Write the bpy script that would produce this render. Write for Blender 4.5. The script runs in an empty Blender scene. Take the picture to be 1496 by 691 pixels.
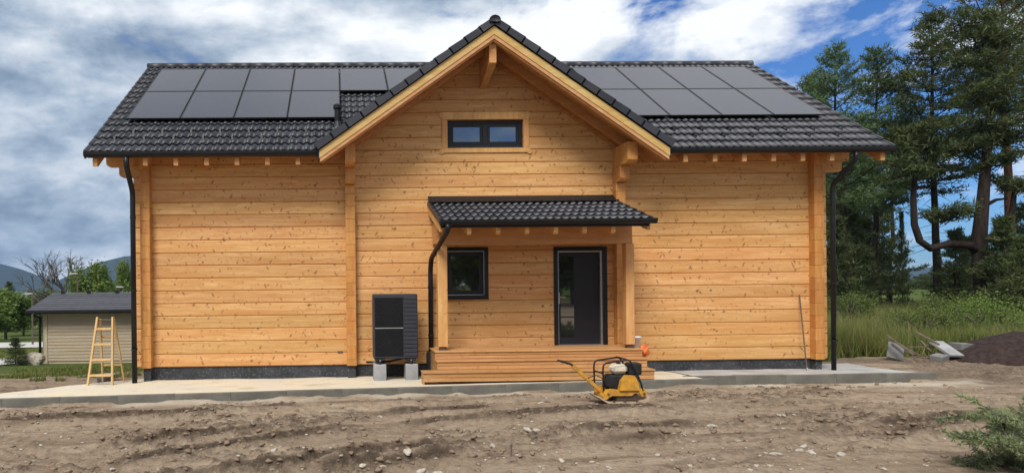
import bpy, math, random
import numpy as np
from mathutils import Vector, Matrix
R = math.radians
scene = bpy.context.scene
col = scene.collection

# ------------------------------------------------------------------ camera
F, CX, CY, PSI, RHO, EYE = 952.6, 514.14, 414.1, 0.0188, 0.0107, 2.0
W0, H0 = 1496.0, 691.0
cam_d = bpy.data.cameras.new('camera'); cam = bpy.data.objects.new('camera', cam_d); col.objects.link(cam)
cam_d.sensor_width = 36; cam_d.sensor_fit = 'HORIZONTAL'; cam_d.lens = F / W0 * 36
cam_d.shift_x = (W0/2 - CX) / W0; cam_d.shift_y = (CY - H0/2) / W0
cam_d.clip_start = 0.1; cam_d.clip_end = 6000
cam.matrix_world = Matrix.Translation((0, 0, EYE)) @ Matrix.Rotation(-PSI, 4, 'Z') @ Matrix.Rotation(R(90), 4, 'X') @ Matrix.Rotation(-RHO, 4, 'Z')
scene.camera = cam
scene.view_settings.view_transform = 'Standard'; scene.view_settings.look = 'None'
scene.view_settings.gamma = 1; scene.view_settings.use_curve_mapping = False
scene.view_settings.exposure = 0.55

def PW(px, py, Y):                       # photo pixel + distance -> world point
    a, b = px - CX, py - CY; c, s = math.cos(RHO), math.sin(RHO)
    u, v = a*c - b*s, a*s + b*c
    c, s = math.cos(PSI), math.sin(PSI)
    k = Y / (-u*s + F*c)
    return ((u*c + F*s)*k, Y, EYE - v*k)

# ------------------------------------------------------------------ world
SUN_EL, SUN_AZ = R(50), R(205)            # azimuth clockwise from +Y (north)
world = bpy.data.worlds.new('World'); scene.world = world; world.use_nodes = True
def build_world():
    nt = world.node_tree; N = nt.nodes; L = nt.links; N.clear()
    def nd(t, **k):
        n = N.new(t)
        for a, b in k.items(): setattr(n, a, b)
        return n
    def math_(op, a, b=None, clamp=False):
        m = nd('ShaderNodeMath', operation=op, use_clamp=clamp)
        for i, v in enumerate((a, b)):
            if v is None: continue
            if isinstance(v, (int, float)): m.inputs[i].default_value = v
            else: L.new(v, m.inputs[i])
        return m.outputs[0]
    sky = nd('ShaderNodeTexSky', sky_type='NISHITA'); sky.sun_disc = False
    sky.sun_elevation = SUN_EL; sky.sun_rotation = SUN_AZ; sky.air_density = 1.0; sky.dust_density = 0.6; sky.ozone_density = 2.5
    tc = nd('ShaderNodeTexCoord'); sp = nd('ShaderNodeSeparateXYZ'); L.new(tc.outputs['Generated'], sp.inputs[0])
    def vscale(v, k, off):
        m = nd('ShaderNodeVectorMath', operation='MULTIPLY_ADD'); L.new(v, m.inputs[0]); m.inputs[1].default_value = k; m.inputs[2].default_value = off; return m.outputs[0]
    def noise(v, scale, detail, rough, dist):
        n = nd('ShaderNodeTexNoise'); n.inputs['Scale'].default_value = scale; n.inputs['Detail'].default_value = detail
        n.inputs['Roughness'].default_value = rough; n.inputs['Distortion'].default_value = dist
        L.new(v, n.inputs[0]); return n.outputs[0]
    def ramp(v, stops):
        r = nd('ShaderNodeValToRGB'); L.new(v, r.inputs[0]); e = r.color_ramp.elements
        while len(e) < len(stops): e.new(0.5)
        for q, (p, c) in zip(e, stops): q.position = p; q.color = (*c, 1)
        return r.outputs[0]
    dirv = tc.outputs['Generated']
    pa = vscale(dirv, (1, 1, 2.1), SKY_OFF)
    pl = vscale(dirv, (1, 1, 2.1), tuple(a+b for a, b in zip(SKY_OFF, (-.035, -.02, .10))))
    big = noise(pa, 1.7, 2, .5, .1); n1 = noise(pa, 4.4, 12, .60, .15); n2 = noise(pl, 4.4, 8, .60, .15); soft = noise(vscale(dirv, (1, 1, 2.6), SKY_OFF2), 2.3, 5, .52, .3)
    # a bank of cloud in the west that breaks up towards the east
    east = math_('MULTIPLY', sp.outputs[0], SKY_EAST)
    dens = math_('SUBTRACT', math_('ADD', math_('MULTIPLY', big, .5), math_('MULTIPLY', n1, .75)), east)
    mask = ramp(dens, [(SKY_CUT, (0, 0, 0)), (SKY_CUT+.045, (.5, .5, .5)), (SKY_CUT+.11, (1, 1, 1))])
    lit = math_('MULTIPLY', math_('SUBTRACT', n1, n2), .85)
    lum = math_('ADD', math_('ADD', math_('MULTIPLY', soft, 1.15), lit), math_('ADD', math_('MULTIPLY', sp.outputs[0], .12), math_('ADD', math_('MULTIPLY', sp.outputs[2], .22), .05)))
    cl = ramp(lum, [(0.34, (.075, .11, .165)), (0.48, (.135, .18, .245)), (0.58, (.215, .265, .33)), (0.70, (.355, .39, .435)), (0.86, (.54, .555, .57))])
    clg = nd('ShaderNodeMix', data_type='RGBA', blend_type='MULTIPLY'); clg.inputs[0].default_value = 1
    L.new(cl, clg.inputs[6]); clg.inputs[7].default_value = (CLOUD, CLOUD, CLOUD, 1)
    skg = nd('ShaderNodeMix', data_type='RGBA', blend_type='MULTIPLY'); skg.inputs[0].default_value = 1
    L.new(sky.outputs[0], skg.inputs[6]); skg.inputs[7].default_value = (.22, .42, .70, 1)
    mx = nd('ShaderNodeMix', data_type='RGBA'); L.new(mask, mx.inputs[0]); L.new(skg.outputs[2], mx.inputs[6]); L.new(clg.outputs[2], mx.inputs[7])
    bg = nd('ShaderNodeBackground'); bg.inputs[1].default_value = 0.12; L.new(mx.outputs[2], bg.inputs[0])
    out = nd('ShaderNodeOutputWorld'); L.new(bg.outputs[0], out.inputs[0])
SKY_OFF, SKY_OFF2, SKY_EAST, SKY_CUT, CLOUD = (4.06, .17, 1.55), (10.8, .35, 1.62), .13, .445, 11.0
build_world()

sun_d = bpy.data.lights.new('sun', 'SUN'); sun_d.energy = 2.7; sun_d.angle = R(24); sun_d.color = (1, .955, .88)
sun = bpy.data.objects.new('sun', sun_d); col.objects.link(sun)
sd = Vector((math.sin(SUN_AZ)*math.cos(SUN_EL), math.cos(SUN_AZ)*math.cos(SUN_EL), math.sin(SUN_EL)))
sun.rotation_euler = (-sd).to_track_quat('-Z', 'Y').to_euler(); sun.location = (0, -20, 40)

# ------------------------------------------------------------------ materials
class NT:
    def __init__(s, name):
        s.m = bpy.data.materials.new(name); s.m.use_nodes = True; s.t = s.m.node_tree; s.N = s.t.nodes; s.L = s.t.links
        s.b = s.N['Principled BSDF']; s.tc = None
    def nd(s, t, **k):
        n = s.N.new(t)
        for a, b in k.items(): setattr(n, a, b)
        return n
    def set(s, sock, v):
        if isinstance(v, (int, float)): sock.default_value = v
        elif isinstance(v, (tuple, list)): sock.default_value = (*v, 1) if (len(v) == 3 and sock.type == 'RGBA') else v
        else: s.L.new(v, sock)
    def math(s, op, a, b=None, c=None, clamp=False):
        m = s.nd('ShaderNodeMath', operation=op, use_clamp=clamp)
        for i, v in enumerate((a, b, c)):
            if v is not None: s.set(m.inputs[i], v)
        return m.outputs[0]
    def coord(s, kind='Object'):
        if s.tc is None: s.tc = s.nd('ShaderNodeTexCoord')
        return s.tc.outputs[kind]
    def mapped(s, v, scale=(1, 1, 1), loc=(0, 0, 0)):
        m = s.nd('ShaderNodeMapping'); s.L.new(v, m.inputs[0]); m.inputs['Scale'].default_value = scale; m.inputs['Location'].default_value = loc
        return m.outputs[0]
    def noise(s, v, scale, detail=4, rough=.55, dist=0):
        n = s.nd('ShaderNodeTexNoise'); s.L.new(v, n.inputs[0]); n.inputs['Scale'].default_value = scale
        n.inputs['Detail'].default_value = detail; n.inputs['Roughness'].default_value = rough; n.inputs['Distortion'].default_value = dist
        return n.outputs[0]
    def ramp(s, v, stops):
        r = s.nd('ShaderNodeValToRGB'); s.L.new(v, r.inputs[0]); e = r.color_ramp.elements
        while len(e) < len(stops): e.new(.5)
        for q, (p, c) in zip(e, stops):
            q.position = p; q.color = (c, c, c, 1) if isinstance(c, (int, float)) else (*c, 1)
        return r.outputs[0]
    def mix(s, fac, a, b, mode='MIX'):
        m = s.nd('ShaderNodeMix', data_type='RGBA', blend_type=mode); s.set(m.inputs[0], fac); s.set(m.inputs[6], a); s.set(m.inputs[7], b)
        return m.outputs[2]
    def bump(s, h, strength=.3, dist=.02):
        b = s.nd('ShaderNodeBump'); b.inputs['Strength'].default_value = strength; b.inputs['Distance'].default_value = dist
        s.L.new(h, b.inputs['Height']); s.L.new(b.outputs[0], s.b.inputs['Normal'])
    def fin(s, colr=None, rough=.6, spec=.5, metal=0):
        if colr is not None: s.set(s.b.inputs['Base Color'], colr)
        s.set(s.b.inputs['Roughness'], rough); s.b.inputs['Specular IOR Level'].default_value = spec; s.b.inputs['Metallic'].default_value = metal
        return s.m
def simple(name, c1, c2=None, scale=6, rough=.6, spec=.4, metal=0, bump=0, bscale=None, stretch=(1, 1, 1), var=0.0):
    n = NT(name); v = n.mapped(n.coord(), stretch)
    c2 = c2 or tuple(x*.8 for x in c1)
    f = n.ramp(n.noise(v, scale, 5, .6), [(.35, 0.), (.65, 1.)])
    c = n.mix(f, c1, c2)
    if var:
        oi = n.nd('ShaderNodeObjectInfo'); hv = n.nd('ShaderNodeHueSaturation'); n.L.new(c, hv.inputs['Color'])
        n.L.new(n.math('ADD', n.math('MULTIPLY', oi.outputs['Random'], 2*var), 1-var), hv.inputs['Value']); c = hv.outputs[0]
    if bump: n.bump(n.noise(v, bscale or scale*4, 4, .6), bump, .01)
    return n.fin(c, rough, spec, metal)

def wood(name, light, dark, axis='x', knots=1.0, rough=.5, var=.10):
    n = NT(name); oi = n.nd('ShaderNodeObjectInfo'); rnd = oi.outputs['Random']
    sp = n.nd('ShaderNodeSeparateXYZ'); n.L.new(n.coord(), sp.inputs[0]); o = sp.outputs
    a, b, c = {'x': (o[0], o[1], o[2]), 'y': (o[1], o[0], o[2]), 'z': (o[2], o[1], o[0])}[axis]
    cb = n.nd('ShaderNodeCombineXYZ')
    n.L.new(n.math('ADD', a, n.math('MULTIPLY', rnd, 91.0)), cb.inputs[0]); n.L.new(n.math('ADD', b, n.math('MULTIPLY', rnd, 7.0)), cb.inputs[1])
    n.L.new(n.math('ADD', c, n.math('MULTIPLY', rnd, 37.0)), cb.inputs[2]); v = cb.outputs[0]
    warp = n.noise(n.mapped(v, (1.3, 2.5, 3.2)), 1.0, 3, .6)
    ad = n.nd('ShaderNodeVectorMath', operation='MULTIPLY_ADD'); n.L.new(warp, ad.inputs[0]); ad.inputs[1].default_value = (0, .25, .25); n.L.new(v, ad.inputs[2])
    vw = ad.outputs[0]
    g1 = n.noise(n.mapped(vw, (.7, 11, 16)), 1.0, 6, .62)
    g2 = n.noise(n.mapped(vw, (2.2, 60, 85)), 1.0, 4, .6)
    f = n.math('ADD', n.math('MULTIPLY', g1, .75), n.math('MULTIPLY', g2, .30))
    colr = n.mix(n.ramp(f, [(.40, 0.), (.62, 1.)]), light, dark)
    blot = n.noise(n.mapped(v, (.45, 1, 7)), 1.0, 4, .55)
    colr = n.mix(n.ramp(blot, [(.42, 0.), (.66, .6)]), colr, tuple(x*y for x, y in zip(dark, (.97, .82, .62))))
    if knots:
        jit = n.noise(n.mapped(v, (22, 22, 22)), 1.0, 2, .5)
        aj = n.nd('ShaderNodeVectorMath', operation='MULTIPLY_ADD'); n.L.new(jit, aj.inputs[0]); aj.inputs[1].default_value = (.03, 0, .03); n.L.new(v, aj.inputs[2])
        ks = n.nd('ShaderNodeSeparateXYZ'); n.L.new(aj.outputs[0], ks.inputs[0])
        for (sx, sz, shr, keep, r0, r1, amt) in ((4.9, 5.6, 0.0, .36, .09, .175, 1.0), (13.0, 5.6, .5, .54, .11, .26, .9), (12.5, 5.8, -.55, .58, .11, .26, .9), (10.0, 10.5, 0.0, .46, .12, .26, .8), (3.4, 2.9, .1, .62, .04, .07, 1.0)):
            kc = n.nd('ShaderNodeCombineXYZ'); n.L.new(n.math('MULTIPLY', n.math('ADD', ks.outputs[0], n.math('MULTIPLY', ks.outputs[2], shr)), sx), kc.inputs[0]); n.L.new(n.math('MULTIPLY', ks.outputs[2], sz), kc.inputs[2])
            vo = n.nd('ShaderNodeTexVoronoi'); n.L.new(kc.outputs[0], vo.inputs['Vector']); vo.inputs['Scale'].default_value = 1
            vo.inputs['Randomness'].default_value = .9
            sc = n.nd('ShaderNodeSeparateColor'); n.L.new(vo.outputs['Color'], sc.inputs[0])
            on = n.math('GREATER_THAN', sc.outputs[0], keep)
            szv = n.math('ADD', n.math('MULTIPLY', sc.outputs[1], .8), .55)
            d = n.math('DIVIDE', vo.outputs['Distance'], szv)
            k = n.math('MULTIPLY', n.ramp(d, [(0., 1.), (r0, .95), (r1, 0.)]), n.math('MULTIPLY', on, amt*knots))
            colr = n.mix(k, colr, (.215, .082, .026))
    hv = n.nd('ShaderNodeHueSaturation'); n.L.new(colr, hv.inputs['Color'])
    n.L.new(n.math('ADD', n.math('MULTIPLY', rnd, 2*var), 1-var), hv.inputs['Value'])
    n.L.new(n.math('ADD', n.math('MULTIPLY', n.math('FRACT', n.math('MULTIPLY', rnd, 17.3)), .009), .4955), hv.inputs['Hue'])
    n.bump(g2, .12, .004)
    return n.fin(hv.outputs[0], rough, .35)

M = {}
M['log'] = wood('pine_log', (.67, .395, .168), (.52, .268, .094), 'x', 1.0, .55, .11)
M['logy'] = wood('pine_log_side', (.60, .31, .105), (.47, .21, .058), 'y', .7)
M['logend'] = wood('pine_log_end', (.60, .30, .095), (.46, .20, .052), 'z', .3, var=.07)
M['post'] = wood('pine_post', (.68, .39, .155), (.56, .29, .10), 'z', .35, var=.05)
M['beam'] = wood('pine_beam', (.60, .33, .125), (.47, .225, .072), 'x', .4, var=.07)
M['beamy'] = wood('pine_rafter', (.60, .33, .13), (.45, .21, .07), 'y', .3, var=.1)
M['barge'] = wood('barge_pale', (.62, .43, .17), (.50, .33, .115), 'x', .25, var=.04)
M['barge2'] = wood('barge_pink', (.58, .33, .16), (.48, .24, .10), 'x', .25, var=.04)
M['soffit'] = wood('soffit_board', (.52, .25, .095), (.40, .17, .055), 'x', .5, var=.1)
M['deck'] = wood('deck_larch', (.55, .31, .135), (.40, .205, .080), 'x', .5, var=.12)
M['ladderwood'] = wood('ladder_wood', (.66, .46, .21), (.55, .36, .15), 'z', 0, var=.06)

def tile_mat():
    n = NT('roof_tile'); oi = n.nd('ShaderNodeObjectInfo'); v = n.coord()
    at = n.nd('ShaderNodeAttribute', attribute_name='rnd')
    r = n.math('FRACT', n.math('ADD', oi.outputs['Random'], at.outputs['Fac']))
    c = n.mix(r, (.013, .0140, .020), (.031, .032, .042))
    c = n.mix(n.ramp(n.noise(v, 2.2, 4, .6), [(.5, 0.), (.8, .35)]), c, (.075, .07, .068))
    n.bump(n.noise(v, 160, 3, .6), .12, .003)
    return n.fin(c, n.math('ADD', n.math('MULTIPLY', n.noise(v, 30, 3), .25), .34), .45)
M['tile'] = tile_mat()
M['black'] = simple('black_coated_steel', (.008, .008, .010), (.012, .012, .014), 3, .42, .3)
M['blackmat'] = simple('black_rubber', (.012, .012, .013), (.022, .021, .021), 9, .75, .3)
M['alu'] = simple('brushed_metal', (.55, .55, .54), (.42, .42, .42), 8, .35, .5, .8)
M['anth'] = simple('anthracite_paint', (.012, .0125, .016), (.016, .0165, .021), 4, .5, .3)
M['anth2'] = simple('anthracite_panel', (.028, .029, .038), (.034, .035, .045), 4, .45, .4)
M['grille'] = simple('grille_black', (.004, .004, .005), (.007, .007, .008), 20, .5, .25)
M['panelframe'] = simple('panel_frame', (.012, .012, .013), None, 4, .4, .5)
def panel_mat():
    n = NT('solar_glass'); v = n.coord(); oi = n.nd('ShaderNodeObjectInfo')
    br = n.nd('ShaderNodeTexBrick'); n.L.new(v, br.inputs[0]); br.offset = 0; br.inputs['Scale'].default_value = 1
    br.inputs['Brick Width'].default_value = .182; br.inputs['Row Height'].default_value = .094; br.inputs['Mortar Size'].default_value = .0012
    br.inputs['Color1'].default_value = (.025, .025, .037, 1); br.inputs['Color2'].default_value = (.029, .029, .041, 1); br.inputs['Mortar'].default_value = (.022, .022, .026, 1)
    dust = n.noise(v, 3.5, 5, .6)
    c = n.mix(n.ramp(dust, [(.45, 0.), (.8, .25)]), br.outputs[0], (.06, .057, .06))
    m = n.fin(c, n.math('ADD', n.math('MULTIPLY', dust, .10), .18), .65); return m
M['panel'] = panel_mat()
def glass(name, tint=(.012, .014, .016)):
    n = NT(name); n.bump(n.noise(n.coord(), 1.3, 2, .5), .02, .02)
    n.b.inputs['IOR'].default_value = 2.9; return n.fin(tint, .03, .5)
M['glass'] = glass('window_glass')
M['plinth'] = None
def plinth_mat():
    n = NT('plinth_coating'); v = n.coord()
    c = n.mix(n.ramp(n.noise(v, 2.5, 5, .65), [(.35, 0.), (.7, 1.)]), (.022, .023, .027), (.055, .056, .062))
    sp = n.ramp(n.noise(n.mapped(v, (1, 1, .7)), 22, 5, .75), [(.54, 0.), (.66, .65)])
    c = n.mix(sp, c, (.19, .195, .21)); n.bump(n.noise(v, 40, 4), .3, .01)
    return n.fin(c, .7, .3)
M['plinth'] = plinth_mat()
def conc(name, a, b):
    n = NT(name); v = n.coord(); oi = n.nd('ShaderNodeObjectInfo')
    c = n.mix(n.ramp(n.noise(v, 1.8, 6, .65), [(.35, 0.), (.68, 1.)]), a, b)
    c = n.mix(n.ramp(n.noise(v, 60, 3, .6), [(.55, 0.), (.75, .4)]), c, tuple(x*.6 for x in a))
    hv = n.nd('ShaderNodeHueSaturation'); n.L.new(c, hv.inputs['Color']); n.L.new(n.math('ADD', n.math('MULTIPLY', oi.outputs['Random'], .14), .93), hv.inputs['Value'])
    n.bump(n.noise(v, 45, 5, .65), .35, .01); return n.fin(hv.outputs[0], .88, .2)
M['kerb'] = conc('kerb_concrete', (.18, .168, .142), (.095, .090, .078))
M['block'] = conc('grey_block', (.36, .36, .36), (.22, .225, .23))
M['stone'] = conc('pale_stone', (.48, .43, .36), (.30, .26, .21))
M['rubble'] = conc('broken_concrete', (.21, .205, .195), (.12, .118, .112))
M['slab'] = conc('pale_slab', (.42, .41, .39), (.27, .26, .25))
def bed_mat():
    n = NT('sand_bed'); v = n.coord()
    c = n.mix(n.ramp(n.noise(v, .9, 6, .6), [(.35, 0.), (.65, 1.)]), (.66, .57, .40), (.58, .53, .45))
    c = n.mix(n.ramp(n.noise(v, 42, 4, .7), [(.46, 0.), (.72, .6)]), c, (.36, .31, .24))
    c = n.mix(n.ramp(n.noise(n.mapped(v, (.6, 2, 1)), 3.0, 4, .6), [(.55, 0.), (.75, .5)]), c, (.66, .62, .54))
    c = n.mix(n.ramp(n.noise(n.mapped(v, (.7, 1.3, 1)), 1.9, 7, .68), [(.54, 0.), (.70, .7)]), c, (.36, .29, .21))
    n.bump(n.noise(v, 55, 5, .7), .5, .012); return n.fin(c, .95, .1)
M['bed'] = bed_mat()
def ground_mat():
    n = NT('ground_soil'); v = n.coord()
    at = lambda nm: n.nd('ShaderNodeAttribute', attribute_name=nm).outputs['Fac']
    c = n.mix(n.ramp(n.noise(n.mapped(v, (.5, 1.2, 1)), .9, 7, .62), [(.36, 0.), (.64, 1.)]), (.47, .365, .262), (.35, .262, .182))
    c = n.mix(n.ramp(n.noise(v, 9, 6, .68), [(.45, 0.), (.70, .75)]), c, (.175, .125, .085))
    c = n.mix(n.ramp(n.noise(n.mapped(v, (.8, 2.2, 1)), 3.3, 6, .65), [(.55, 0.), (.74, .55)]), c, (.50, .39, .285))
    c = n.mix(n.ramp(n.noise(v, 48, 3, .6), [(.63, 0.), (.74, .65)]), c, (.50, .42, .33))
    c = n.mix(n.ramp(n.noise(n.mapped(v, (.30, 2.2, 1)), 1.7, 8, .70), [(.51, 0.), (.66, .7)]), c, (.165, .115, .076))
    dn = n.ramp(n.noise(v, 17, 6, .72), [(.36, .1), (.58, 1.)]); c = n.mix(n.math('MULTIPLY', at('dark'), dn), c, (.11, .079, .057)); c = n.mix(n.math('MULTIPLY', at('rut_shade_damp'), n.ramp(n.noise(v, 9, 5, .7), [(.30, .35), (.5, 1.)])), c, (.082, .057, .040)); c = n.mix(at('pale'), c, (.60, .52, .41))
    g = n.mix(n.ramp(n.noise(v, .5, 6, .65), [(.35, 0.), (.65, 1.)]), (.060, .095, .018), (.10, .12, .03))
    g = n.mix(n.ramp(n.noise(v, 12, 4, .7), [(.5, 0.), (.75, .6)]), g, (.035, .05, .014))
    gm = n.math('ADD', at('grass'), n.math('MULTIPLY', n.math('SUBTRACT', n.noise(v, 2.4, 5, .65), .5), .9))
    c = n.mix(n.ramp(gm, [(.42, 0.), (.58, 1.)]), c, g)
    h = n.math('ADD', n.noise(v, 26, 6, .7), n.math('MULTIPLY', n.noise(v, 90, 3, .6), .5))
    n.bump(h, 1.0, .05)
    return n.fin(c, .95, .12)
M['ground'] = ground_mat()
M['road'] = simple('gravel_road', (.50, .48, .45), (.40, .38, .35), 1.2, .95, .1, bump=.3, bscale=30)
M['siding'] = wood('siding_beige', (.42, .355, .26), (.34, .28, .20), 'x', .0, .7, var=.06)
M['trim'] = simple('shed_trim', (.44, .38, .28), (.38, .32, .23), 4, .7, .3)
M['shingle'] = simple('grey_shingle', (.075, .076, .088), (.055, .056, .066), 5, .7, .3, var=.15)
def bark(name, a, b):
    n = NT(name); v = n.mapped(n.coord(), (1, 1, .22))
    c = n.mix(n.ramp(n.noise(v, 9, 6, .7), [(.35, 0.), (.65, 1.)]), a, b); n.bump(n.noise(v, 14, 5, .7), .8, .05); return n.fin(c, .95, .1)
M['bark'] = bark('pine_bark', (.045, .033, .027), (.018, .014, .012))
M['barkred'] = bark('pine_bark_red', (.13, .068, .040), (.05, .028, .02))
M['barkgrey'] = bark('grey_bark', (.17, .155, .135), (.09, .08, .07))
def leaf(name, a, b, trans=.25):
    n = NT(name); at = n.nd('ShaderNodeAttribute', attribute_name='rnd')
    oi = n.nd('ShaderNodeObjectInfo')
    c = n.mix(at.outputs['Fac'], a, b)
    c = n.mix(n.ramp(n.noise(n.coord(), .7, 3, .5), [(.4, 0.), (.65, .5)]), c, tuple(x*.62 for x in a))
    hv = n.nd('ShaderNodeHueSaturation'); n.L.new(c, hv.inputs['Color']); n.L.new(n.math('ADD', n.math('MULTIPLY', oi.outputs['Random'], .4), .8), hv.inputs['Value'])
    n.fin(hv.outputs[0], .6, .25)
    tr = n.nd('ShaderNodeBsdfTranslucent'); n.L.new(hv.outputs[0], tr.inputs[0])
    ms = n.nd('ShaderNodeMixShader'); ms.inputs[0].default_value = trans
    n.L.new(n.b.outputs[0], ms.inputs[1]); n.L.new(tr.outputs[0], ms.inputs[2])
    n.L.new(ms.outputs[0], n.N['Material Output'].inputs[0]); return n.m
M['needle'] = leaf('pine_needles', (.048, .078, .026), (.115, .130, .042))
M['needle2'] = leaf('larch_needles', (.065, .118, .042), (.12, .165, .06))
M['needle3'] = leaf('cut_branch_needles', (.12, .165, .07), (.30, .33, .17))
M['leaf'] = leaf('spring_leaves', (.095, .15, .025), (.17, .23, .045), .35)
M['leaf2'] = leaf('shrub_leaves', (.085, .125, .025), (.17, .20, .05), .3)
M['blade'] = leaf('grass_blades', (.12, .16, .030), (.25, .26, .08), .3)
M['straw'] = leaf('dry_stems', (.22, .17, .09), (.30, .25, .14), .2)
M['soil'] = simple('dark_soil', (.026, .017, .016), (.052, .036, .032), 9, .95, .1, bump=.9, bscale=22)
M['yellow'] = simple('yellow_machine_paint', (.62, .30, .028), (.40, .20, .035), 9, .5, .4, bump=.08)
M['cream'] = simple('cream_tank', (.66, .60, .47), (.56, .49, .37), 9, .4, .5)
M['rustplate'] = simple('worn_steel_plate', (.46, .36, .26), (.30, .21, .14), 14, .6, .4, 0, bump=.2)
M['white'] = simple('white_plastic', (.84, .84, .83), (.78, .78, .77), 5, .4, .5)
M['orange'] = simple('orange_plastic', (.70, .16, .035), (.55, .11, .03), 9, .55, .4)
M['red'] = simple('red_hose', (.45, .035, .03), (.35, .03, .03), 9, .5, .4)
M['steel'] = simple('rusty_steel', (.16, .12, .10), (.10, .07, .055), 12, .6, .4, .5)
M['lamp'] = simple('lamp_head', (.38, .39, .40), (.34, .35, .36), 5, .5, .4)
M['plank'] = wood('old_plank', (.17, .135, .10), (.09, .07, .05), 'x', .2, .85, var=.2)
M['mount'] = simple('mountain_forest', (.014, .026, .026), (.022, .036, .034), .012, .95, .1)

# ------------------------------------------------------------------ mesh helpers
class MB:
    def __init__(s): s.v = []; s.f = []
    def add(s, vs, fs):
        o = len(s.v); s.v += [tuple(p) for p in vs]; s.f += [tuple(i+o for i in f) for f in fs]; return s
    def box(s, x0, x1, y0, y1, z0, z1, b=0.0):
        if b:
            b = min(b, (x1-x0)/2.01, (y1-y0)/2.01, (z1-z0)/2.01); vs = []; idx = {}
            for sx in (0, 1):
                for sy in (0, 1):
                    for sz in (0, 1):
                        X, Y, Z = (x0, x1)[sx], (y0, y1)[sy], (z0, z1)[sz]; dx, dy, dz = b*(1-2*sx), b*(1-2*sy), b*(1-2*sz)
                        idx[sx, sy, sz] = len(vs); vs += [(X, Y+dy, Z+dz), (X+dx, Y, Z+dz), (X+dx, Y+dy, Z)]
            I = lambda a, b_, c, k: idx[a, b_, c]+k
            fs = []
            for q in (0, 1):
                fs.append([I(q, a, b_, 0) for a, b_ in ((0, 0), (1, 0), (1, 1), (0, 1))])
                fs.append([I(a, q, b_, 1) for a, b_ in ((0, 0), (1, 0), (1, 1), (0, 1))])
                fs.append([I(a, b_, q, 2) for a, b_ in ((0, 0), (1, 0), (1, 1), (0, 1))])
            for p in (0, 1):
                for q in (0, 1):
                    fs.append([I(p, q, 0, 0), I(p, q, 1, 0), I(p, q, 1, 1), I(p, q, 0, 1)])
                    fs.append([I(p, 0, q, 0), I(p, 1, q, 0), I(p, 1, q, 2), I(p, 0, q, 2)])
                    fs.append([I(0, p, q, 1), I(1, p, q, 1), I(1, p, q, 2), I(0, p, q, 2)])
            for k, i in idx.items(): fs.append([i, i+1, i+2])
            return s.add(vs, fs)
        vs = [(x, y, z) for x in (x0, x1) for y in (y0, y1) for z in (z0, z1)]
        return s.add(vs, [(0, 1, 3, 2), (4, 6, 7, 5), (0, 4, 5, 1), (2, 3, 7, 6), (0, 2, 6, 4), (1, 5, 7, 3)])
    def prism(s, poly, axis, a, b):       # poly in the two other axes (cyclic order), extruded a..b along axis
        n = len(poly); vs = []
        for t in (a, b):
            for p, q in poly:
                vs.append({'x': (t, p, q), 'y': (p, t, q), 'z': (p, q, t)}[axis])
        fs = [tuple(range(n))[::-1], tuple(range(n, 2*n))] + [(i, (i+1) % n, n+(i+1) % n, n+i) for i in range(n)]
        return s.add(vs, fs)
    def tube(s, pts, r, n=8, caps=True):
        pts = [Vector(p) for p in pts]; rs = r if isinstance(r, (list, tuple)) else [r]*len(pts)
        o = len(s.v); up = None
        for i, p in enumerate(pts):
            d = (pts[min(i+1, len(pts)-1)] - pts[max(i-1, 0)]).normalized()
            if up is None:
                up = d.cross(Vector((0, 0, 1)) if abs(d.z) < .9 else Vector((0, 1, 0))).normalized()
            else:
                up = (up - d*up.dot(d)).normalized()
            w = d.cross(up)
            for k in range(n):
                a = 2*math.pi*k/n; s.v.append(tuple(p + (up*math.cos(a) + w*math.sin(a))*rs[i]))
        for i in range(len(pts)-1):
            for k in range(n):
                a, b = o+i*n+k, o+i*n+(k+1) % n; s.f.append((a, b, b+n, a+n))
        if caps: s.f.append(tuple(o+k for k in range(n))[::-1]); s.f.append(tuple(o+(len(pts)-1)*n+k for k in range(n)))
        return s
    def quadbeam(s, p, q, w, h, up=(0, 0, 1), ):  # rectangular bar from p to q, width w sideways, height h
        p, q = Vector(p), Vector(q); d = (q-p).normalized(); upv = Vector(up); sd_ = d.cross(upv).normalized(); u = sd_.cross(d).normalized()
        vs = [c + sd_*(w/2*a) + u*(h/2*b) for c in (p, q) for a, b in ((-1, -1), (1, -1), (1, 1), (-1, 1))]
        return s.add(vs, [(3, 2, 1, 0), (4, 5, 6, 7), (0, 1, 5, 4), (1, 2, 6, 5), (2, 3, 7, 6), (3, 0, 4, 7)])
    def build(s, name, mat, parent=None, loc=None, smooth=False):
        return build_arr(name, s.v, s.f, mat, parent, loc, smooth)
def wloc(o):
    v = Vector((0, 0, 0))
    while o: v += o.location; o = o.parent
    return v
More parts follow.
